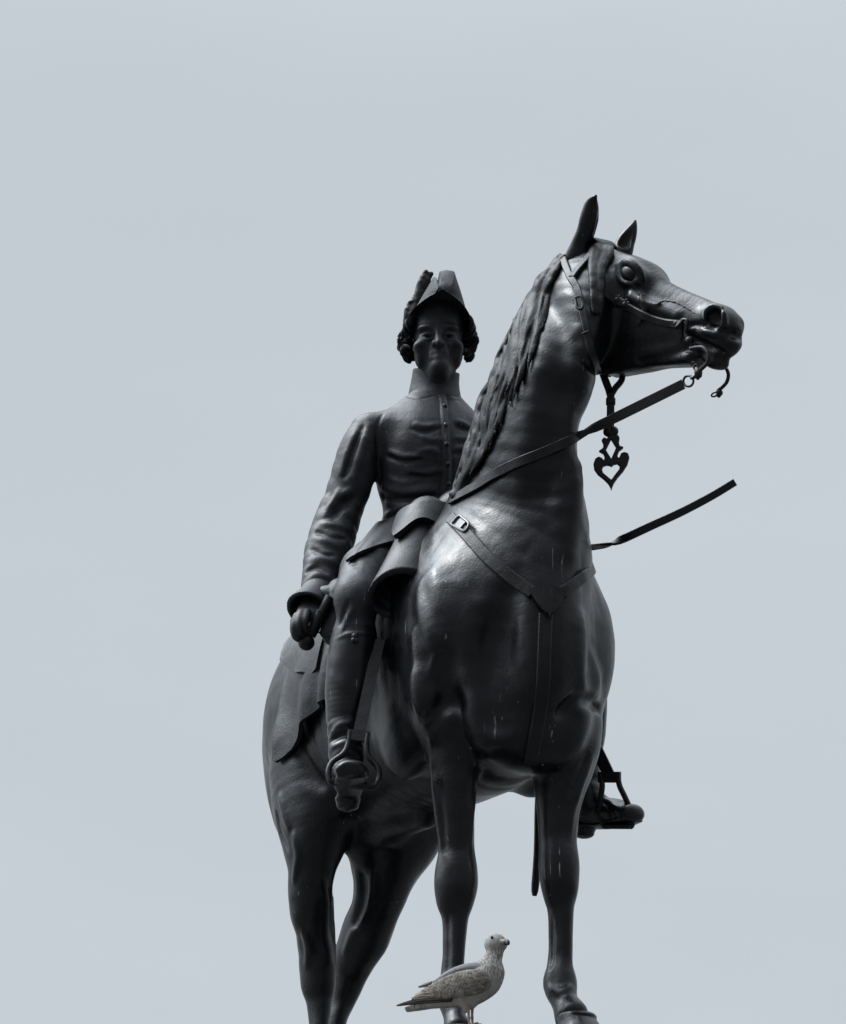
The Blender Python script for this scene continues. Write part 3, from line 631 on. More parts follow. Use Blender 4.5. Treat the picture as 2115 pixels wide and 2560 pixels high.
MB().strap(np.array([pp(438, 510), pp(438, 590)]), PN, .0255, .010).build('keeper', M_TACK, pend)
MB().ball(pp(400, 1045), .0145, 14, 10).ball(pp(480, 1040), .0145, 14, 10).ball(pp(440, 1085), .012, 14, 10).ball(pp(440, 1005), .012, 14, 10).build('boss', M_TACK, pend)

# ------------------------------------------------------------------ the rider: one continuous body in coat, breeches and boots
RV = .0035
RF_ = Field((-.36, -.52, .62), (.50, .68, 2.36), RV)
def fp(u, v, x): return at(u, v, x=x)
def tube_px(st, xs, ratio=1.0, **kw):
    P = [at(u, v, x=x) for (u, v, w), x in zip(st, xs)]; W = [w / kpx(p) for (u, v, w), p in zip(st, P)]
    RF_.loft(P, W, np.array(W) * ratio, **kw); return P, W
# torso
TS = [(1088, 1345, 150), (1085, 1300, 134), (1085, 1262, 136), (1086, 1214, 151), (1087, 1164, 159), (1086, 1118, 150), (1086, 1085, 132), (1086, 1050, 96), (1086, 1018, 70)]
TX = [.0, .005, .01, .015, .02, .02, .015, .01, .01]; TD = [.125, .112, .112, .122, .13, .128, .115, .095, .075]
P = [at(u, v, x=x) for (u, v, w), x in zip(TS, TX)]
RF_.loft(P, [w / 900 for u, v, w in TS], TD, k=.03)
for s in (-1, 1):
    RF_.ell((.075, s * .075, 1.82), (.06, .07, .09), k=.05)          # chest
    RF_.ell((.0, s * .165, 1.868), (.07, .075, .05), k=.05)             # shoulder
    RF_.ell((-.03, s * .085, 1.515), (.12, .09, .075), k=.03)             # hip
# collar, front seam to seam
CP = [at(1086, 1012, x=.01), at(1086, 985, x=.012), at(1088, 955, x=.02), at(1091, 930, x=.03)]
RF_.loft(CP, [.068, .058, .054, .053], [.072, .061, .057, .057], k=.010)
# head
FX = unit(np.array((CAMT[0], CAMT[1], 0)) + .06 * np.array((CAMR[0], CAMR[1], 0))); FL = np.cross(ZV, FX); FROT = [FX, FL, ZV]
HC = at(1096, 850, x=.06)
def fq(u, v, f): return pln(u, v, HC + FX * f, FX)
HD_ = Field(HC - (.16, .16, .18), HC + (.16, .16, .17), .0017)
HD_.ell(HC + ZV * .045 - FX * .02, (.098, .072, .10), FROT, k=.02)
FS = [(1096, 800, 62, .075, .02), (1096, 836, 61, .075, .022), (1096, 868, 57, .072, .026), (1097, 896, 46, .066, .032), (1098, 919, 31, .05, .044)]
HD_.loft([fq(u, v, f) for u, v, w, d, f in FS], [w / 905 for u, v, w, d, f in FS], [d for u, v, w, d, f in FS], up=FX, k=.02)
HD_.loft([HC - FX * .01 - ZV * .02, HC - FX * .02 - ZV * .13], .049, k=.02)
HD_.ell(fq(1098, 917, .072), (.023, .022, .018), FROT, k=.018)
for s in (-1, 1):
    HD_.ell(fq(1096 + s * 27, 822, .078), (.022, .027, .011), FROT, k=.012)        # brow
    HD_.ell(fq(1096 + s * 27, 840, .094), (.024, .020, .015), FROT, k=.012, op='s')  # eye hollow
    HD_.ell(fq(1096 + s * 27, 841, .069), (.014, .016, .012), FROT, k=.004)        # eyeball
    HD_.loft([fq(1096 + s * 13, 840, .082), fq(1096 + s * 26, 834, .088), fq(1096 + s * 42, 840, .076)], .005, k=.006)
    HD_.loft([fq(1096 + s * 14, 846, .082), fq(1096 + s * 27, 849, .086), fq(1096 + s * 41, 845, .076)], .004, k=.006)
    HD_.ell(fq(1096 + s * 42, 866, .062), (.022, .022, .018), FROT, k=.018)        # cheekbone
    HD_.ell(fq(1096 + s * 10, 859, .097), (.012, .008, .008), FROT, k=.006)        # nose wing
    HD_.ell(fq(1096 + s * 40, 888, .079), (.018, .012, .024), FROT, k=.02, op='s')    # lean cheek
    HD_.loft([fq(1096 + s * 20, 858, .090), fq(1096 + s * 27, 874, .086), fq(1096 + s * 29, 890, .078)], .0028, k=.008, op='s')
    HD_.ell(fq(1096 + s * 46, 892, .035), (.03, .014, .03), FROT, k=.02)           # jaw
HD_.loft([fq(1096, 818, .088), fq(1096, 834, .098), fq(1096, 848, .112), fq(1097, 856, .120)], [.007, .008, .0095, .0105], k=.010)
HD_.loft([fq(1073, 894, .082), fq(1085, 889, .090), fq(1097, 886, .096), fq(1109, 889, .090), fq(1121, 894, .082)], .0024, k=.003, op='s')
HD_.loft([fq(1078, 886, .080), fq(1097, 883, .090), fq(1116, 886, .080)], .0036, k=.014)
HD_.loft([fq(1080, 895, .081), fq(1097, 893, .091), fq(1114, 893, .080)], .0048, k=.010)
# right arm in its creased sleeve
def sleeve(t, a): return .0010 * np.sin(t * 5.5 + 2.2 * np.sin(a) + a) * np.clip(t - 3.2, 0, 1) + .0008 * np.sin(t * 7 - a * 2)
ARM = [(918, 1080, 44), (900, 1120, 50), (889, 1164, 54), (875, 1214, 54), (858, 1262, 53), (840, 1308, 57), (829, 1345, 57), (818, 1382, 56), (808, 1418, 50), (798, 1452, 43), (790, 1488, 37)]
ARMX = [.0, .0, -.01, -.025, -.04, -.05, -.045, -.03, -.01, .01, .03]
tube_px(ARM, ARMX, 1.1, k=.02, fold=sleeve)
# left arm, forward to the reins behind the horse's neck
RF_.loft([(.0, .235, 1.89), (-.01, .265, 1.80), (-.02, .30, 1.70), (-.01, .31, 1.62), (.06, .27, 1.585), (.15, .18, 1.60), (.21, .10, 1.625)], [.052, .056, .056, .058, .052, .044, .036], k=.02, fold=sleeve, up=(1, .3, 0))
# hands: palm and five fingers each
def hand(palm, fingers, thumb):
    RF_.loft([p for p, w, d, n in palm], [w for p, w, d, n in palm], [d for p, w, d, n in palm], up=[n for p, w, d, n in palm], k=.012)
    for f in fingers: RF_.loft([p for p in f], np.linspace(.0105, .0085, len(f)), k=.004)
    RF_.loft(thumb, np.linspace(.0125, .009, len(thumb)), k=.006)
def hx(u, v, x): return at(u, v, x=x)
wr = hx(782, 1505, .055); kn = hx(772, 1535, .105)
hand([(wr, .030, .022, FX), (hx(779, 1522, .075), .036, .022, FX), (hx(776, 1538, .092), .040, .020, FX)],
     [[hx(767, 1530, .108), hx(763, 1550, .118), hx(764, 1568, .112), hx(776, 1580, .098), hx(788, 1580, .088)],
      [hx(753, 1533, .104), hx(747, 1556, .112), hx(750, 1577, .106), hx(763, 1588, .092), hx(776, 1587, .082)],
      [hx(742, 1540, .096), hx(736, 1562, .102), hx(741, 1584, .096), hx(754, 1593, .084), hx(768, 1592, .074)],
      [hx(735, 1551, .086), hx(733, 1572, .090), hx(739, 1592, .084), hx(750, 1599, .074), hx(762, 1598, .066)]],
     [hx(797, 1532, .075), hx(811, 1546, .092), hx(816, 1564, .102), hx(808, 1582, .100)])
hand([((.21, .10, 1.625), .032, .026, (0, .3, 1)), ((.245, .06, 1.63), .036, .030, (0, .3, 1)), ((.27, .03, 1.632), .034, .028, (0, .3, 1))],
     [[np.array((.262, .045 - .002 * i, 1.665 - .021 * i)), np.array((.298, .03 - .002 * i, 1.66 - .021 * i)), np.array((.305, -.005, 1.655 - .021 * i)), np.array((.275, -.015, 1.652 - .021 * i))] for i in range(4)],
     [np.array((.235, .03, 1.655)), np.array((.26, .0, 1.672)), np.array((.285, -.012, 1.675))])
# legs
KNR = at(893, 1492, x=.27)
TH = [np.array((-.02, -.08, 1.47)), at(985, 1392, x=.05), at(950, 1416, x=.12), at(921, 1437, x=.19), at(904, 1466, x=.24), KNR]
RF_.loft(TH, [.07, .072, .076, .074, .066, .055], k=.03)
LEG = [(891, 1505, 49), (889, 1550, 46), (885, 1600, 57), (879, 1655, 60), (873, 1714, 59), (868, 1770, 53), (863, 1817, 43), (863, 1858, 39), (866, 1890, 38)]
LEGX = [.27, .26, .245, .235, .225, .22, .22, .225, .235]
tube_px(LEG, LEGX, 1.15, k=.012, fold=lambda t, a: .003 * np.sin(t * 9 + np.sin(a) * 1.5) * np.clip(t - 5.2, 0, 1))
RF_.ell(at(893, 1492, x=.285), (.042, .045, .052), k=.05)
def foot(heel, ball, toe, ank, sole):
    h, b, t = map(np.asarray, (heel, ball, toe)); f = unit(t - h)
    RF_.loft([h, h + (b - h) * .45, b, t], [.032, .034, .048, .041], [.034, .040, .034, .026], up=sole, k=.012)
    RF_.loft([ank, h + (b - h) * .55 + sole * .012, b + sole * .004], [.040, .038, .036], [.046, .036, .03], up=f, k=.02)
    RF_.loft([h - sole * .034, h - sole * .036 + (b - h) * .5, b - sole * .028, t - sole * .018], [.033, .033, .046, .038], [.006, .006, .0065, .0065], up=sole, k=.003)   # welt
    RF_.loft([h - sole * .054 - f * .004, h - sole * .036], [.030, .034], k=.004, cap=.5)    # heel
sR = unit(np.array((-.12, .05, 1)))
foot(at(870, 1968, x=.19), at(876, 1935, x=.33), at(878, 1925, x=.405), at(865, 1890, x=.225), sR)
RF_.loft([p * (1, -1, 1) for p in TH[:4]] + [at(1445, 1560, x=.24), at(1450, 1610, x=.25)], [.07, .072, .076, .074, .062, .054], k=.03)
RF_.loft([at(1450, 1615, x=.25), at(1458, 1680, x=.225), at(1462, 1740, x=.20), at(1463, 1830, x=.17), at(1460, 1900, x=.15), at(1460, 1965, x=.14), at(1462, 1995, x=.14)], [.054, .054, .060, .055, .046, .041, .042], [.06, .062, .066, .06, .05, .045, .045], k=.012, fold=lambda t, a: .003 * np.sin(t * 9 + np.sin(a) * 1.5) * np.clip(t - 3.6, 0, 1))
foot(at(1455, 2036, x=.09), at(1545, 2034, x=.205), at(1580, 2033, x=.255), at(1462, 1990, x=.14), unit(np.array((-.05, -.1, 1))))
# tails of the coat over hips and thigh
for s in (-1, 1):
    RF_.loft([p * (1, -s, 1) + (0, 0, .002) for p in TH[:4]], [.074, .080, .083, .080], [.08, .084, .084, .080], k=.02, cap=.25)
    RF_.loft([TH[1] * (1, -s, 1) + (-.02, 0, -.01), TH[3] * (1, -s, 1) + (-.07, s * .045, -.03), (.10, s * .338, 1.30), (.10, s * .352, 1.20)], [.03, .026, .026, .018], [.06, .06, .05, .03], up=(1, 0, 0), k=.03)
RF_.loft([(-.09, 0, 1.54), (-.15, 0, 1.475), (-.20, 0, 1.42)], [.11, .115, .11], [.05, .045, .03], up=(1, 0, .4), k=.03)
for px, r, k, op, sk in (
    ([(1097, 985), (1101, 1040), (1105, 1110), (1106, 1180), (1100, 1240), (1096, 1290)], .0045, .006, 's', 0),
    ([(1116, 985), (1122, 1040), (1128, 1110), (1130, 1180), (1128, 1240)], .0045, .006, 's', 0),
    ([(1106, 985), (1112, 1040), (1117, 1110), (1118, 1180), (1113, 1250)], .009, .012, 'u', .005),
    ([(957, 1035), (944, 1062), (943, 1110), (947, 1165), (953, 1215), (962, 1270)], .0045, .006, 's', 0),
    ([(1018, 990), (1050, 996), (1095, 986)], .004, .006, 's', 0), ([(1150, 1000), (1125, 998), (1105, 986)], .004, .006, 's', 0),
    ([(1040, 1060), (1066, 1066), (1096, 1060)], .005, .012, 'u', .0025), ([(1030, 1072), (1062, 1080), (1096, 1072)], .004, .010, 's', .001), ([(1056, 1092), (1078, 1100), (1098, 1098)], .005, .012, 'u', .003),
    ([(972, 1128), (1010, 1142), (1060, 1140)], .005, .014, 'u', .003), ([(970, 1142), (1008, 1154), (1050, 1150)], .004, .012, 's', .001), ([(1050, 1128), (1078, 1124), (1098, 1132)], .005, .012, 'u', .003),
    ([(1020, 1176), (1060, 1184), (1100, 1174)], .005, .014, 'u', .003), ([(1030, 1188), (1064, 1196), (1098, 1188)], .004, .012, 's', .001), ([(975, 1196), (1000, 1206), (1030, 1206)], .005, .014, 'u', .003),
    ([(1140, 1052), (1170, 1064)], .006, .014, 'u', .003), ([(1140, 1066), (1175, 1078)], .004, .012, 's', .001), ([(1140, 1094), (1175, 1100)], .006, .014, 'u', .003), ([(1140, 1124), (1172, 1118)], .006, .014, 'u', .003), ([(1140, 1136), (1170, 1130)], .004, .012, 's', .001),
    ([(1040, 1200), (1075, 1196), (1100, 1186)], .005, .012, 'u', .003), 
([(960, 1222), (1010, 1234), (1080, 1226)], .009, .03, 'u', .007),
    ([(955, 1240), (1010, 1250), (1080, 1243)], .006, .02, 's', .002), ([(962, 1262), (1010, 1262), (1090, 1250)], .006, .015, 'u', .004), ([(955, 1290), (1000, 1272), (1060, 1262)], .006, .012, 'u', .0035), ([(952, 1302), (990, 1286), (1040, 1274)], .005, .012, 's', .001),
    ([(800, 1308), (835, 1312), (868, 1322)], .008, .014, 'u', .004), ([(790, 1330), (830, 1342), (862, 1348)], .006, .012, 's', .001), ([(784, 1346), (815, 1352), (845, 1368)], .008, .012, 'u', .004),
    ([(778, 1372), (806, 1386), (835, 1388)], .006, .012, 's', .001), ([(770, 1402), (800, 1396), (838, 1408)], .008, .016, 'u', .005), ([(768, 1428), (790, 1418), (815, 1430)], .006, .014, 's', .001), ([(766, 1452), (790, 1438), (814, 1444)], .008, .014, 'u', .004),
    ([(824, 1268), (850, 1240), (880, 1222)], .007, .014, 'u', .004), ([(834, 1290), (862, 1262), (885, 1246)], .007, .02, 's', .002), ([(810, 1292), (826, 1262), (846, 1226)], .006, .014, 'u', .003),
    ([(905, 1070), (880, 1130), (862, 1190)], .006, .016, 's', .002), ([(922, 1066), (903, 1130), (888, 1190)], .006, .016, 'u', .0035), ([(890, 1080), (868, 1130), (854, 1180)], .006, .016, 'u', .0035),
    ([(844, 1595), (870, 1586), (900, 1583), (930, 1588)], .0045, .006, 'u', .002),
    ([(850, 1560), (862, 1530), (872, 1505)], .005, .01, 's', 0), ([(856, 1575), (870, 1545), (884, 1520)], .005, .01, 'u', .002),
    ([(830, 1830), (850, 1815), (880, 1806)], .007, .012, 'u', .003), ([(830, 1850), (855, 1838), (885, 1835)], .006, .012, 's', 0), ([(832, 1868), (860, 1858), (890, 1858)], .007, .012, 'u', .003),
    ([(835, 1905), (860, 1892), (895, 1895)], .006, .012, 's', 0), ([(838, 1928), (865, 1908), (900, 1910)], .007, .012, 'u', .003),
    ([(1520, 2010), (1545, 2025), (1550, 2045)], .006, .012, 'u', .003), ([(1505, 2000), (1525, 2022), (1530, 2045)], .006, .012, 's', 0)):
    crease(RF_, px, r, k, op, sk)
RF_.uneven(.0005, 90, 2); HD_.uneven(.0004, 130, 3)
V, Q = RF_.mesh(1); V2, Q2 = HD_.mesh(1); Q = np.concatenate([Q, Q2 + len(V)]); V = np.concatenate([V, V2]); rider = make('rider', V, Q, M_COAT, statue)
M_BOOT = bronze('bronze_boot', (.0062, .0062, .0076), .33, .34, .3, .05, 90); rider.data.materials.append(M_BOOT)
pz = np.zeros(len(rider.data.polygons) * 3); rider.data.polygons.foreach_get('center', pz); rider.data.polygons.foreach_set('material_index', (pz[2::3] < 1.168 * S).astype(np.int32))
for sd in (-1,):
    tp = pxl([(1052, 1280), (1010, 1288), (975, 1297), (950, 1303), (941, 1312), (932, 1323)], 4)
    hm = pxl([(990, 1352), (940, 1366), (900, 1382), (882, 1392), (866, 1404)], 4)
    G = []
    for (u0, v0), (u1, v1), jj in zip(tp, hm, range(len(tp))):
        col = []
        for i in range(12):
            f = i / 11; u, v = u0 + (u1 - u0) * f, v0 + (v1 - v0) * f
            p = None
            for d in range(0, 40, 3):
                p = RF_.hit(u + d, v, (.003 + .009 * f) * min(1.0, (len(tp) - 1 - jj) / 7) - .006 * (jj > len(tp) - 3))
                if p is not None: break
            if p is not None and p[0] < .07: p = None
            if p is not None and d > 0: p = p - CAMR * (d / 900)
            col.append(p if p is not None else at(u, v, x=.06 if jj < 10 else .10))
        G.append(col)
    G = np.array(G)
    for _ in range(8): G[1:-1] = (G[:-2] + G[2:] + 2 * G[1:-1]) / 4; G[:, 1:-1] = (G[:, :-2] + G[:, 2:] + 2 * G[:, 1:-1]) / 4
    for jj in range(len(G)):
        for i in range(12): G[jj, i] += CAMT * .004 * (i / 11) * math.sin(jj * 1.15)
    if sd > 0: G = G * np.array((1, -1, 1))
    MB().sheet(G, .009).build('coat_skirt', M_COAT, rider)
# standing collar, open in a small notch at the throat
co = Field(CP[0] - .16, CP[3] + .14, .003)
co.loft([CP[0] + (0, 0, -.002), CP[1], CP[2], CP[3] + (0, 0, .002)], [.0765, .0710, .0655, .0635], [.086, .081, .077, .077], k=.003, cap=.08)
co.loft([CP[0] - (0, 0, .03), CP[1], CP[2], CP[3] + (0, 0, .05)], [.066, .0635, .0595, .0585], [.070, .069, .068, .068], k=.003, op='s', cap=.08)
nt = fq(1101, 930, .085); co.loft([nt + ZV * .02, nt, fq(1101, 962, .085)], [.016, .011, .002], [.03, .03, .03], up=FX, k=.003, op='s')
field_obj(co, 'collar', M_COAT, rider)
# turned back cuff
cu = Field(at(785, 1500, x=.05) - .14, at(785, 1500, x=.05) + .14, .0035)
c0, c1, c2 = at(793, 1474, x=.025), at(785, 1500, x=.05), at(766, 1527, x=.075)
cu.loft([c0, c1, c2], [.041, .049, .060], [.044, .050, .056], k=.004, cap=.1); cu.loft([c0 - (c1 - c0) * .6, c1, c2 + (c2 - c1) * .5], [.034, .041, .051], [.036, .041, .047], k=.004, op='s')
cu.half(c2 + np.array((0, 0, .004)), unit(c2 - c1) + np.array((.35, .1, -.3)), c2 - .14, c2 + .14)
field_obj(cu, 'cuff', M_COAT, rider)
b = MB().ball(at(887, 1590, x=.31), .009, 10, 8); b.ball(at(884, 1600, x=.312), .007, 10, 8).ball(at(891, 1601, x=.312), .007, 10, 8).build('boot_tassel', M_COAT, rider)
for i, v in enumerate((1015, 1062, 1110, 1160, 1210)):
    p = RF_.hit(1112 + i * 2.5, v)
    if p is not None: MB().ball(p, .0075, 12, 8).build('button', M_COAT, rider)
# cocked hat worn fore and aft
def hl(f, y, z): return HC + FX * f + FL * y + ZV * z
def hat_rings(n=40):
    rg = []
    for i in range(n):
        f = -.175 + .345 * (i / (n - 1)); e = f / .175; q = max(0.0, 1 - abs(e) ** 2.2); w0 = .080 * q ** .8 + .005; wt = .019 * q ** .3 + .003
        zb = .044 + .026 * e * e; zt = zb + .008 + .130 * q ** .85; ring = []
        for sg, dz, wk, off in ((1, .006, 1.75, -.010), (-1, -.020, 1.25, -.010)):
            side = []; wq = wt * wk
            for h in np.linspace(0, 1, 13):
                w = (w0 - wq) * (1 - h) ** 1.1 + wq + .003 * math.sin(h * math.pi) + (.007 * (1 - h / .12) if h < .12 else 0)
                side.append(hl(f, sg * w + .004 * h, zb + (zt + dz * q - zb) * h))
            top_ = [hl(f, sg * wq * .9 + .004, zt + dz * q + .006 * q), hl(f, sg * (wq * .55) + off * .3, zt + dz * q + .009 * q), hl(f, sg * wq * .2 + off * .8, zt + dz * q + .003 * q), hl(f, .001 * sg + off, zt - .034 * q)]
            under = [hl(f, sg * w0 * (1 - t), zb + min(.05, .034 * q + .006) * math.sin(t * math.pi / 2) + .004) for t in (.14, .4, .75)]
            ring.append((side + top_, under))
        (r_, ru), (l_, lu) = ring
        rg.append(r_ + l_[::-1] + lu + ru[::-1])
    return rg
hat = MB().ring_sweep(hat_rings()).build('hat', M_HAT, rider)
rnd = random.Random(3); PF = {1: [], -1: []}
for i in range(70):                    # feather trim along the rim and drooping at both sides
    sg = -1 if i % 2 else 1; f = -.15 + .22 * rnd.random(); e = f / .19; w0 = .080 * max(.05, 1 - abs(e) ** 2.2) ** .8 + .004
    z = .046 + .028 * e * e; a = np.array(hl(f, sg * (w0 + .002), z)); d = rnd.random()
    b_ = a + FL * sg * (.004 + .010 * d) - ZV * (.010 + .02 * d) + FX * .012 * (rnd.random() - .5); c_ = b_ - FL * sg * .010 - ZV * (.012 + .018 * d) + FX * .014 * (rnd.random() - .5)
    PF[sg].append((dense([a, b_, c_], 4), np.broadcast_to(FL, (9, 3)), .009))
for sg in (-1, 1): strands('hat_feather', PF[sg], .0035, hat, M_HAIR, k=.003)
PF = []
for i in range(34):
    h = (i + rnd.random()) / 34; u, v = 1012 + 46 * h, 828 - 108 * h; w = 16 * (1 - h * .4); o_ = rnd.random() - .4
    a = fq(u + 10 * o_, v, .03 + .03 * rnd.random()); b_ = fq(u + 3 + 12 * o_, v - 18, .05); c_ = fq(u + 9 + w * o_ * 2.2, v - 32 - 8 * rnd.random(), .05); d_ = fq(u + 14 + 3.2 * w * o_, v - 38 - 8 * rnd.random(), .06)
    PF.append((dense([a, b_, c_, d_], 4), np.broadcast_to(FX, (13, 3)), .0115))
strands('plume', PF, .0035, hat, M_HAIR, k=.003)
PF = {1: [], -1: []}
for i in range(90):                    # curled hair and whiskers at the temples
    sg = -1 if i % 2 else 1; q = rnd.random(); v = 822 + 78 * q; wd = 58 + 27 * math.sin(min(1, q * 1.25) * math.pi * .75) * rnd.random() ** .5 + 12 * (1 - q); f0 = -.05 + .07 * rnd.random()
    a = fq(1094 + sg * wd, v, f0); r = .006 + .004 * rnd.random(); ph = rnd.random() * 6
    P = np.array([a + FL * sg * .010 * math.cos(ph + t) + ZV * .012 * math.sin(ph + t) + FX * .006 * t for t in np.linspace(0, 4.2, 9)]); PF[sg].append((P, np.broadcast_to(FX, (9, 3)), r))
for sg in (-1, 1): strands('hair', PF[sg], .0035, rider, M_HAIR, k=.002)
# chin strap
cs = np.array([fq(1034, 862, .02), fq(1038, 882, .045), fq(1048, 880, .062)]); MB().tube(dense(cs, 4), .0035, 6).build('chin_strap', M_COAT, hat)
cs = np.array([fq(1156, 866, .02), fq(1150, 884, .045), fq(1142, 880, .062)]); MB().tube(dense(cs, 4), .0035, 6).build('chin_strap', M_COAT, hat)

# ------------------------------------------------------------------ what the rider carries
A_, B_ = at(826, 1493, x=.13), at(768, 1598, x=.085)
m = MB().tube(dense([A_, A_ + (B_ - A_) * .38], 3), .0145, 16).tube(dense([A_ + (B_ - A_) * .37, A_ + (B_ - A_) * .9], 3), .0175, 16).tube([A_ + (B_ - A_) * .36, A_ + (B_ - A_) * .40], .0195, 16)
tele = m.build('telescope', M_TACK, statue)
MB().ball(at(766, 1606, x=.085), .0225, 20, 14).build('end_knob', M_TACK, tele)
SW = dense([(.0, .25, 1.50), (-.08, .32, 1.25), at(1356, 1850, x=-.16), at(1347, 2000, x=-.22), at(1344, 2130, x=-.27), at(1336, 2240, x=-.31)], 6)
m = MB().tube(SW, np.concatenate([np.full(len(SW) - 2, .0165), [.0145, .009]]), 12, flat=.6, up=(0, 1, 0)); m.build('sword_scabbard', M_TACK, statue)

# saddle, cloth, covers
def radial(x, ang, iso, zc=1.15, r0=.75):
    o = np.array((x, math.sin(ang) * r0, zc + math.cos(ang) * r0)); d = np.array((0, -math.sin(ang), -math.cos(ang)))
    return HF.march(o, d, 0, r0, iso, 260)
def drape(name, xs, angs, mat, parent, iso, t, fold=0.0, n=70, m_=60, rear=0):
    """cloth from angs[0] on the right over the back to the same on the left; xs, angs list the edge"""
    G = []; X = np.linspace(xs[0], xs[-1], n); A = np.interp(X, xs, angs)
    for x, a in zip(X, A):
        row = []
        for j in range(m_):
            q = -1 + 2 * j / (m_ - 1); ang = q * a
            p = radial(x, ang, iso + fold * abs(q) ** 1.3 * (.5 + .5 * math.sin(x * 34 + 5 * abs(q) + 2 * math.sin(x * 9))))
            row.append(p if p is not None else np.array((x, 0, 1.15)))
        G.append(row)
    return MB().sheet(G, t).build(name, mat, parent)
def edge(px):
    o = []
    for u, v in px:
        p = HF.hit(u, v); o.append((p[0], math.atan2(abs(p[1]), p[2] - 1.15)))
    return sorted(o)
ed = edge([(696, 1905), (720, 1890), (743, 1873), (769, 1838), (781, 1803), (813, 1764), (850, 1735)])
drape('saddle_cloth', [ed[0][0] - .02] + [e[0] for e in ed] + [.0, .16], [ed[0][1] * .80] + [e[1] for e in ed] + [ed[-1][1] * .97, ed[-1][1] * .9], M_CLOTH, statue, .008, .012, .026)
e2 = edge([(716, 1682), (738, 1692), (760, 1700), (796, 1694), (816, 1667)])
drape('saddle_bag', [e2[0][0] + .0] + [e[0] + .02 for e in e2] + [-.12], [e2[0][1] * .8] + [e[1] for e in e2] + [e2[-1][1] * .8], M_CLOTH, statue, .019, .012, .012, n=50)
SF = Field((-.34, -.36, 1.28), (.36, .36, 1.72), .007)
SF.loft([(-.24, 0, 1.53), (-.1, 0, 1.50), (.1, 0, 1.50), (.24, 0, 1.56)], [.15, .15, .14, .11], [.07, .05, .05, .08], up=ZV, k=.02)
field_obj(SF, 'saddle', M_TACK, statue)
def holster(sg):
    F = Field((.02, -.48, 1.16) if sg < 0 else (.02, .0, 1.16), (.52, .0, 1.74) if sg < 0 else (.52, .48, 1.74), .004)
    a, b_, c_ = [np.array((p[0], p[1] * -sg if sg > 0 else p[1], p[2])) for p in (at(1068, 1290, x=.26), at(1036, 1385, x=.32), at(995, 1492, x=.385))]
    ax = unit(c_ - a); side = unit(np.cross(ax, ZV))
    F.loft([a, b_, c_], [.058, .066, .085], [.055, .062, .072], up=unit(np.cross(side, ax)), k=.02)
    F.loft([b_ + (c_ - b_) * .45, c_, c_ + (c_ - b_) * .5], [.03, .068, .08], [.03, .056, .066], up=unit(np.cross(side, ax)), k=.008, op='s')
    cutn = unit(ax + np.array((.50, 0, -.05))); F.half(b_ + (c_ - b_) * .92, cutn, F.lo, F.lo + F.h * np.array(F.n))
    F.loft([b_ + (c_ - b_) * .1, b_ + (c_ - b_) * .5], [.036, .036], k=.004, cap=.2)
    o = field_obj(F, 'holster', M_CLOTH, statue)
    e = b_ + (c_ - b_) * .54; q = unit(np.cross(ax, ZV)); w = np.cross(ax, q)
    MB().tube([e + .024 * (math.cos(t) * q + math.sin(t) * w) for t in np.linspace(0, 6.283, 22, endpoint=False)], .005, 8, True).ball(e, .012, 12, 8).build('muzzle_ring', M_TACK, o)
    if sg < 0:
        G = []
        top = pxl([(984, 1330), (992, 1300), (1003, 1279), (1030, 1266), (1057, 1259), (1093, 1257), (1124, 1264)], 4)
        bot = pxl([(986, 1346), (1006, 1332), (1028, 1312), (1050, 1299), (1070, 1302), (1090, 1312), (1106, 1318)], 4)
        for i in range(7):
            f = i / 6; row = []
            for (u0, v0), (u1, v1) in zip(top, bot):
                u, v = u0 + (u1 - u0) * f, v0 + (v1 - v0) * f; p = F.hit(u, v, .010)
                if p is None: p = at(u, v, x=.235 + .05 * f)
                row.append(p + FX * .006)
            G.append(row)
        G = np.array(G)
        for _ in range(6): G[1:-1] = (G[:-2] + G[2:] + 2 * G[1:-1]) / 4; G[:, 1:-1] = (G[:, :-2] + G[:, 2:] + 2 * G[:, 1:-1]) / 4
        MB().sheet(G, .014).build('flap', M_CLOTH, o)
holster(-1); holster(1)

# stirrups
def stirrup(top, out, bw, drop, fw, lv_top, wl):
    """top: middle of the bar; out: unit vector across; the tread hangs drop below"""
    top = np.asarray(top); out = unit(out); dn = np.array(drop); L_ = np.linalg.norm(dn); d = dn / L_; nrm = unit(np.cross(out, d))
    prof = [(-bw, 0), (-bw * 1.0, .22), (-bw * 1.35, .42), (-fw * .9, .62), (-fw, .82), (-fw * .86, 1.0)]
    arm = [top + out * a + d * L_ * b for a, b in prof]; arm2 = [top - out * a + d * L_ * b for a, b in prof]
    path = np.concatenate([dense(arm, 5), dense(arm2, 5)[::-1]])
    m = MB().tube(path, .0078, 10, up=nrm)
    o = m.build('stirrup', M_TACK, statue)
    m = MB().strap(np.array([top - out * (bw + .007) + d * .010, top + out * (bw + .007) + d * .010]), nrm, .030, .006)
    m.build('top_bar', M_TACK, o)
    MB().strap(np.array([arm[-1], top + d * L_ * 1.0, arm2[-1]]), d, .034, .004).build('tread', M_TACK, o)
    lv = dense([lv_top, np.asarray(lv_top) * .5 + top * .5, top + d * .004], 5)
    MB().strap(lv, nrm, wl, .004).build('stirrup_leather', M_TACK, o)
sr = at(897, 1832, x=.325)
stirrup(sr, CAMR + np.array((0, 0, -.12)), .024, at(881, 1962, x=.335) - sr, .067, at(948, 1600, x=.30), .031)
sl_ = at(1522, 1934, x=.24); ol = unit(at(1602, 2020, x=.26) - at(1503, 2015, x=.16))
stirrup(sl_, unit(at(1546, 1931, x=.26) - at(1499, 1931, x=.22)), .025, at(1545, 2066, x=.22) - sl_, .047, at(1485, 1860, x=.22), .033)

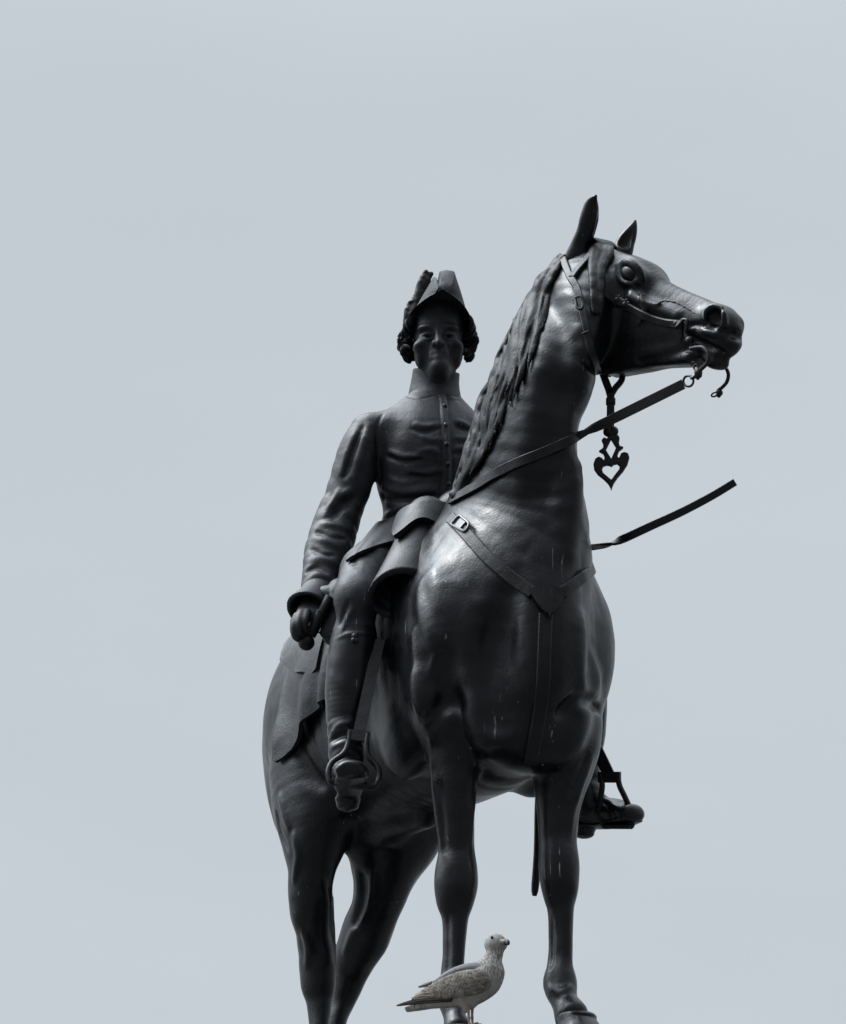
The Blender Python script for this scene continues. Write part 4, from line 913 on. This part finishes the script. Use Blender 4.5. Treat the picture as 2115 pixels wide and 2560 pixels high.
# ------------------------------------------------------------------ gull, plinth, ground
def tmat(name, build_, rough=.8):
    m = bpy.data.materials.new(name); m.use_nodes = True; t = m.node_tree; b = t.nodes['Principled BSDF']; b.inputs['Roughness'].default_value = rough
    b.inputs['Specular IOR Level'].default_value = .2; build_(t, b, nd(t, 'ShaderNodeTexCoord')); return m
def ramp(t, src, stops):
    r = nd(t, 'ShaderNodeValToRGB'); t.links.new(src, r.inputs['Fac']); e = r.color_ramp.elements
    while len(e) < len(stops): e.new(.5)
    for x, (p, c) in zip(e, stops): x.position = p; x.color = tuple(c) + (1,)
    return r.outputs['Color']
def noise(t, g, sc, det=4, scale=(1, 1, 1), rot=(0, 0, 0), rough=.5):
    mp = nd(t, 'ShaderNodeMapping'); mp.inputs['Scale'].default_value = scale; mp.inputs['Rotation'].default_value = rot; t.links.new(g.outputs['Object'], mp.inputs['Vector'])
    n = nd(t, 'ShaderNodeTexNoise'); n.inputs['Scale'].default_value = sc; n.inputs['Detail'].default_value = det; n.inputs['Roughness'].default_value = rough; t.links.new(mp.outputs[0], n.inputs['Vector']); return n.outputs['Fac']
def mixc(t, f, a, b, mode='MIX'):
    m = nd(t, 'ShaderNodeMixRGB', blend_type=mode)
    for k, x in (('Fac', f), ('Color1', a), ('Color2', b)):
        if isinstance(x, (int, float)): m.inputs[k].default_value = x
        elif isinstance(x, tuple): m.inputs[k].default_value = x + (1,)
        else: t.links.new(x, m.inputs[k])
    return m.outputs['Color']
def bump(t, b, h, s=.3, d=.003):
    n = nd(t, 'ShaderNodeBump'); n.inputs['Strength'].default_value = s; n.inputs['Distance'].default_value = d; t.links.new(h, n.inputs['Height']); t.links.new(n.outputs[0], b.inputs['Normal'])
def plumage(t, b, g):
    sp = nd(t, 'ShaderNodeSeparateXYZ'); t.links.new(g.outputs['Object'], sp.inputs[0])
    st = noise(t, g, 42, 3, (3.0, 3.0, 1.0), (0, .5, 0)); base = ramp(t, st, [(.42, (.33, .32, .31)), (.54, (.17, .15, .135))])
    hd = noise(t, g, 60, 3); head = ramp(t, hd, [(.35, (.24, .24, .235)), (.7, (.31, .31, .30))])
    r = nd(t, 'ShaderNodeMapRange'); r.inputs['From Min'].default_value = .325; r.inputs['From Max'].default_value = .35; t.links.new(sp.outputs['Z'], r.inputs['Value'])
    low_ = nd(t, 'ShaderNodeMapRange'); low_.inputs['From Min'].default_value = .17; low_.inputs['From Max'].default_value = .22; t.links.new(sp.outputs['Z'], low_.inputs['Value'])
    bel = ramp(t, noise(t, g, 35, 4), [(.3, (.25, .235, .22)), (.7, (.33, .315, .30))])
    c = mixc(t, low_.outputs[0], bel, base); c = mixc(t, r.outputs[0], c, head); t.links.new(c, b.inputs['Base Color']); bump(t, b, st, .4, .003)
def covert(t, b, g):
    mp = nd(t, 'ShaderNodeMapping'); mp.inputs['Scale'].default_value = (.55, 1, 1); mp.inputs['Rotation'].default_value = (0, .35, 0); t.links.new(g.outputs['Object'], mp.inputs['Vector'])
    n0 = noise(t, g, 45, 3); wp = nd(t, 'ShaderNodeMixRGB'); wp.inputs['Fac'].default_value = .025; t.links.new(mp.outputs[0], wp.inputs['Color1'])
    cn = nd(t, 'ShaderNodeTexNoise'); cn.inputs['Scale'].default_value = 30; t.links.new(g.outputs['Object'], cn.inputs['Vector']); t.links.new(cn.outputs['Color'], wp.inputs['Color2'])
    vo = nd(t, 'ShaderNodeTexVoronoi'); vo.inputs['Scale'].default_value = 62; t.links.new(wp.outputs[0], vo.inputs['Vector'])
    sc = nd(t, 'ShaderNodeMath', operation='MULTIPLY'); t.links.new(vo.outputs['Distance'], sc.inputs[0]); sc.inputs[1].default_value = 1.0
    c = ramp(t, sc.outputs[0], [(.10, (.055, .045, .038)), (.34, (.11, .092, .08)), (.52, (.19, .17, .15)), (.68, (.29, .27, .25))])
    c = mixc(t, ramp(t, n0, [(.3, (.2, .2, .2)), (.7, (.8, .8, .8))]), c, (.13, .115, .10))
    big = noise(t, g, 12, 2); c = mixc(t, ramp(t, big, [(.4, (0, 0, 0)), (.65, (.5, .5, .5))]), c, (.085, .072, .062))
    t.links.new(c, b.inputs['Base Color']); bump(t, b, sc.outputs[0], .5, .004)
def mantle(t, b, g):
    n = noise(t, g, 20, 4, (1, 1, 2)); t.links.new(ramp(t, n, [(.35, (.15, .15, .162)), (.6, (.19, .19, .205)), (.72, (.12, .11, .10))]), b.inputs['Base Color']); bump(t, b, n, .3)
def flight(t, b, g):
    n = noise(t, g, 30, 3, (.4, 1, 4), (0, -.25, 0)); t.links.new(ramp(t, n, [(.4, (.022, .019, .017)), (.6, (.06, .048, .04)), (.72, (.15, .13, .11))]), b.inputs['Base Color'])
G_BODY = tmat('gull_plumage', plumage); G_COV = tmat('gull_coverts', covert); G_MAN = tmat('gull_mantle', mantle); G_FLY = tmat('gull_flight', flight)
G_TAIL = tmat('gull_tail', lambda t, b, g: t.links.new(ramp(t, noise(t, g, 24, 3, (2, 2, 1)), [(.4, (.20, .19, .18)), (.6, (.34, .33, .32)), (.7, (.08, .07, .065))]), b.inputs['Base Color']))
G_BILL = tmat('gull_bill', lambda t, b, g: t.links.new(ramp(t, noise(t, g, 30, 2), [(.3, (.17, .15, .14)), (.7, (.22, .195, .18))]), b.inputs['Base Color']), .45)
G_TIP = tmat('gull_bill_tip', lambda t, b, g: t.links.new(ramp(t, noise(t, g, 30, 2), [(.3, (.02, .02, .02)), (.7, (.035, .033, .03))]), b.inputs['Base Color']), .4)
G_LEG = tmat('gull_leg', lambda t, b, g: t.links.new(ramp(t, noise(t, g, 60, 3), [(.3, (.26, .18, .14)), (.7, (.36, .27, .22))]), b.inputs['Base Color']), .6)
G_EYE = tmat('gull_eye', lambda t, b, g: t.links.new(ramp(t, noise(t, g, 60, 1), [(.3, (.012, .01, .009)), (.7, (.02, .017, .015))]), b.inputs['Base Color']), .15)

# foot point: where the sight line through the gull's feet meets the plinth top
GU, GV = 1177, 2567
gr = fwd + rtv * (GU - 1057.5) / FPX + upv * (1280 - GV) / FPX; gpos = gr * (RISE / gr[2])
gull = empty('gull', tuple(gpos + np.array((0, 0, EYE))), 0, 'young mottled brown and grey gull standing in front of the horse hooves', 'bird')
GA = R_(16); gx = np.array((math.cos(GA), -math.sin(GA), 0)); gy = np.array((math.sin(GA), math.cos(GA), 0)); gn = -gy
def gq(u, v, off=0.):
    """point of the bird's own upright middle plane (or a plane beside it, off towards the camera) seen at a pixel"""
    r = fwd + rtv * (u - 1057.5) / FPX + upv * (1280 - v) / FPX; p0 = gpos + gn * off
    return r * ((p0 @ gn) / (r @ gn)) - gpos
KG = FPX / (gpos @ fwd)
def gl(st, F, off=0., sq=1.0, k=.01, **kw):
    P = [gq(u, v, off) for u, v, h, w in st]; F.loft(P, [w for u, v, h, w in st], [h / KG for u, v, h, w in st], up=ZV if 'up' not in kw else kw.pop('up'), k=k, **kw)
GF = Field((-.36, -.22, -.03), (.24, .22, .50), .0028)
gl([(1062, 2510, 14, .022), (1095, 2496, 26, .045), (1130, 2480, 40, .062), (1165, 2468, 52, .070), (1198, 2455, 50, .068), (1219, 2440, 42, .058), (1230, 2424, 34, .046)], GF, k=.012, cap=.8)
gl([(1210, 2450, 40, .054), (1223, 2425, 32, .044), (1231, 2402, 24, .035), (1237, 2382, 22, .031), (1238, 2366, 22, .031)], GF, k=.03, up=gx)
GF.ell(gq(1238, 2359), (.049, .038, .045), [gx, gy, ZV], k=.012); GF.ell(gq(1249, 2362), (.034, .025, .024), [gx, gy, ZV], k=.012)
for px in ((1165, 2518, .012), (1180, 2508, .0)): GF.ell(gq(px[0], px[1], px[2]), (.020, .016, .026), [gx, gy, ZV], k=.015)
V, Q = GF.mesh(2); gbody = make('body', V, Q, G_BODY, gull, 1.0)
def gpart(name, st, h, mat, parent=gull, off=0., k=.008, cap=.6, extra=None, fold=None):
    P = np.array([gq(u, v, o_) for u, v, hh, w, o_ in st]); F = Field(P.min(0) - .09, P.max(0) + .09, h)
    F.loft(P, [w for u, v, hh, w, o_ in st], [hh / KG for u, v, hh, w, o_ in st], up=ZV, k=k, cap=cap, fold=fold)
    if extra: extra(F)
    V, Q = F.mesh(2); return make(name, V, Q, mat, parent, 1.0)
sc_ = lambda t, a: .0016 * np.sin(t * 26) * np.sin(a * 7)
for sd in (1, -1):
    o_ = lambda x: x * sd
    wing = gpart('wing', [(1042, 2492, 9, .008, o_(.022)), (1075, 2482, 19, .012, o_(.040)), (1110, 2470, 28, .016, o_(.056)), (1145, 2462, 34, .020, o_(.064)), (1180, 2456, 34, .022, o_(.064)), (1207, 2452, 28, .018, o_(.056)), (1222, 2450, 18, .012, o_(.048))], .003, G_COV, fold=sc_)
    gpart('mantle', [(1085, 2460, 6, .016, o_(.022)), (1110, 2446, 11, .024, o_(.036)), (1140, 2432, 14, .032, o_(.036)), (1175, 2424, 17, .034, o_(.030)), (1205, 2424, 17, .03, o_(.026))], .003, G_MAN, wing)
    # folded flight feathers, the long primaries crossing beyond the tail
    gpart('primary_feathers', [(1128, 2496, 9, .010, o_(.052)), (1090, 2497, 10, .009, o_(.046)), (1050, 2502, 8.5, .007, o_(.032)), (1018, 2508, 6, .005, o_(.020)), (992, 2514, 1.8, .003, o_(.010))], .0022, G_FLY, wing, fold=lambda t, a: .0012 * np.sin(a * 6 + t * 1.5))
    gpart('secondary_feathers', [(1110, 2478, 8, .008, o_(.052)), (1075, 2486, 12, .008, o_(.044)), (1048, 2492, 9, .006, o_(.034)), (1030, 2497, 3, .004, o_(.026))], .0022, G_COV, wing, fold=lambda t, a: .0012 * np.sin(a * 5 + t * 4))
gpart('tertial_feathers', [(1120, 2446, 5, .02, 0), (1090, 2456, 6, .018, 0), (1062, 2463, 4.5, .013, 0), (1047, 2467, 2.5, .006, 0)], .0022, G_COV, fold=lambda t, a: .001 * np.sin(a * 5 + t * 3))
gpart('tail', [(1085, 2509, 11, .026, 0), (1055, 2515, 10, .026, 0), (1030, 2520, 8, .027, 0), (1016, 2524, 6, .026, 0)], .0022, G_TAIL, cap=.3, fold=lambda t, a: .0012 * np.sin(a * 8))
gb = Field(gq(1258, 2356) - .06, gq(1258, 2356) + .07, .0015); hd = unit(gx * .9 + gn * .45 - ZV * .12)
b0 = gq(1250, 2355, .022); b1 = b0 + hd * .058 - ZV * .010
gb.loft([b0 - hd * .01, b0 + hd * .02, b0 + hd * .042 - ZV * .004], [.009, .008, .0065], [.013, .0115, .0105], up=ZV, k=.004)
V, Q = gb.mesh(1); bill = make('bill', V, Q, G_BILL, gull, 1.0)
gb = Field(b0 - .03, b0 + .1, .0015); gb.loft([b0 + hd * .032 - ZV * .004, b0 + hd * .048 - ZV * .006, b0 + hd * .062 - ZV * .016], [.0085, .0078, .004], [.0128, .0125, .007], up=ZV, k=.003)
V, Q = gb.mesh(1); make('bill_tip', V, Q, G_TIP, bill, 1.0)
for sd in (1, -1): MB().ball(gq(1233, 2349, .0) + (gn * .036 if sd > 0 else -gn * .034) + gx * .004, .0062, 14, 10).build('eye', G_EYE, gull, 1.0)
def gleg(u, off, back):
    h_ = gq(u, 2516, off); k_ = gq(u + 1, 2545, off) - gx * back; f_ = np.array((k_[0] + .004, k_[1], .006)); m = MB()
    m.tube(dense([h_, k_, f_], 5), [.0085, .0075, .0065, .006, .0055, .0072, .0055, .005, .005, .0055, .006], 10)
    for a in (-.55, 0, .55):
        d = gx * math.cos(a) + gy * math.sin(a); m.tube(dense([f_, f_ + d * .025 - ZV * .001, f_ + d * .052 - ZV * .003], 4), np.linspace(.0048, .0028, 9), 8)
    for a in (-.55, 0.0):
        d0, d1 = gx * math.cos(a) + gy * math.sin(a), gx * math.cos(a + .55) + gy * math.sin(a + .55)
        m.sheet([[f_ + d0 * .008 - ZV * .003, f_ + d1 * .008 - ZV * .003], [f_ + d0 * .044 - ZV * .0035, f_ + d1 * .044 - ZV * .0035]], .002)
    m.tube([f_, f_ - gx * .012 - ZV * .002], [.004, .002], 6)
    return m.build('leg', G_LEG, gull, 1.0)
gleg(1171, .022, 0); gleg(1181, -.018, .003)

def granite(t, b, g):
    n = noise(t, g, 90, 4, rough=.7); c = ramp(t, n, [(.35, (.16, .155, .15)), (.55, (.30, .29, .28)), (.7, (.42, .41, .40))]); big = noise(t, g, 2.5, 5)
    t.links.new(mixc(t, ramp(t, big, [(.4, (0, 0, 0)), (.7, (.5, .5, .5))]), c, (.16, .16, .15)), b.inputs['Base Color']); bump(t, b, n, .2)
STONE = tmat('granite', granite, .7)
base_t = .055 * S
rb = []
for z, e in ((-.055, .0), (-.012, .0), (-.004, .004), (0, .012)):
    q = []
    for cx_, cy_, a0 in ((.323, .04, 0), (-.62, .04, 90), (-.62, -.04, 180), (.323, -.04, 270)):
        q += [np.array((cx_ + (.38 - e) * math.cos(R_(a0 + a)), cy_ + (.38 - e) * math.sin(R_(a0 + a)), z)) for a in range(0, 91, 9)]
    rb.append(q)
MB().ring_sweep(rb).build('base_plate', M_TACK, statue, S, True)
plw = ORG + S * (Fv * -.15); yaw = -(math.pi / 2 - YAW)
plinth = empty('plinth', (plw[0], plw[1], 0), yaw, 'tall stepped grey granite plinth under the bronze horse', 'plinth')
top = RISE + EYE - base_t - .002; ln, wd = .87 * S, .50 * S
def slab(m, z0, z1, l, w, c=.02):
    rings = []
    for z, e in ((z0, c), (z0 + c, 0), (z1 - c, 0), (z1, c)):
        rings.append([np.array((sx_ * (l - e), sy_ * (w - e), z)) for sx_, sy_ in ((-1, -1), (1, -1), (1, 1), (-1, 1))])
    return m.ring_sweep(rings)
slab(MB(), top - .22, top, ln, wd).build('cornice', STONE, plinth, 1.0, False)
slab(MB(), top - .36, top - .221, ln - .10, wd - .10).build('moulding', STONE, plinth, 1.0, False)
slab(MB(), 1.35, top - .361, ln - .22, wd - .22).build('shaft', STONE, plinth, 1.0, False)
slab(MB(), .92, 1.349, ln + .0, wd + .0).build('base_course', STONE, plinth, 1.0, False)
for i, (a, b_) in enumerate(((0, .30), (.301, .60), (.601, .919))): slab(MB(), a, b_, ln + 1.05 - .33 * i, wd + 1.05 - .33 * i).build('step', STONE, plinth, 1.0, False)
def asphalt(t, b, g):
    n = noise(t, g, 40, 6, rough=.7); c = ramp(t, n, [(.35, (.045, .045, .046)), (.65, (.085, .084, .082))]); big = noise(t, g, .3, 4); t.links.new(mixc(t, ramp(t, big, [(.4, (0, 0, 0)), (.7, (.5, .5, .5))]), c, (.05, .055, .04)), b.inputs['Base Color']); bump(t, b, n, .3)
m = MB(); N_ = 24; R0 = 2500
m.add([(0, 0, 0)] + [(R0 * math.cos(a), R0 * math.sin(a), 0) for a in np.linspace(0, 6.2832, N_, endpoint=False)], [(0, i + 1, (i + 1) % N_ + 1) for i in range(N_)])
g_ = m.build('ground', tmat('asphalt', asphalt, .9), None, 1.0, False); g_['kind'] = 'structure'
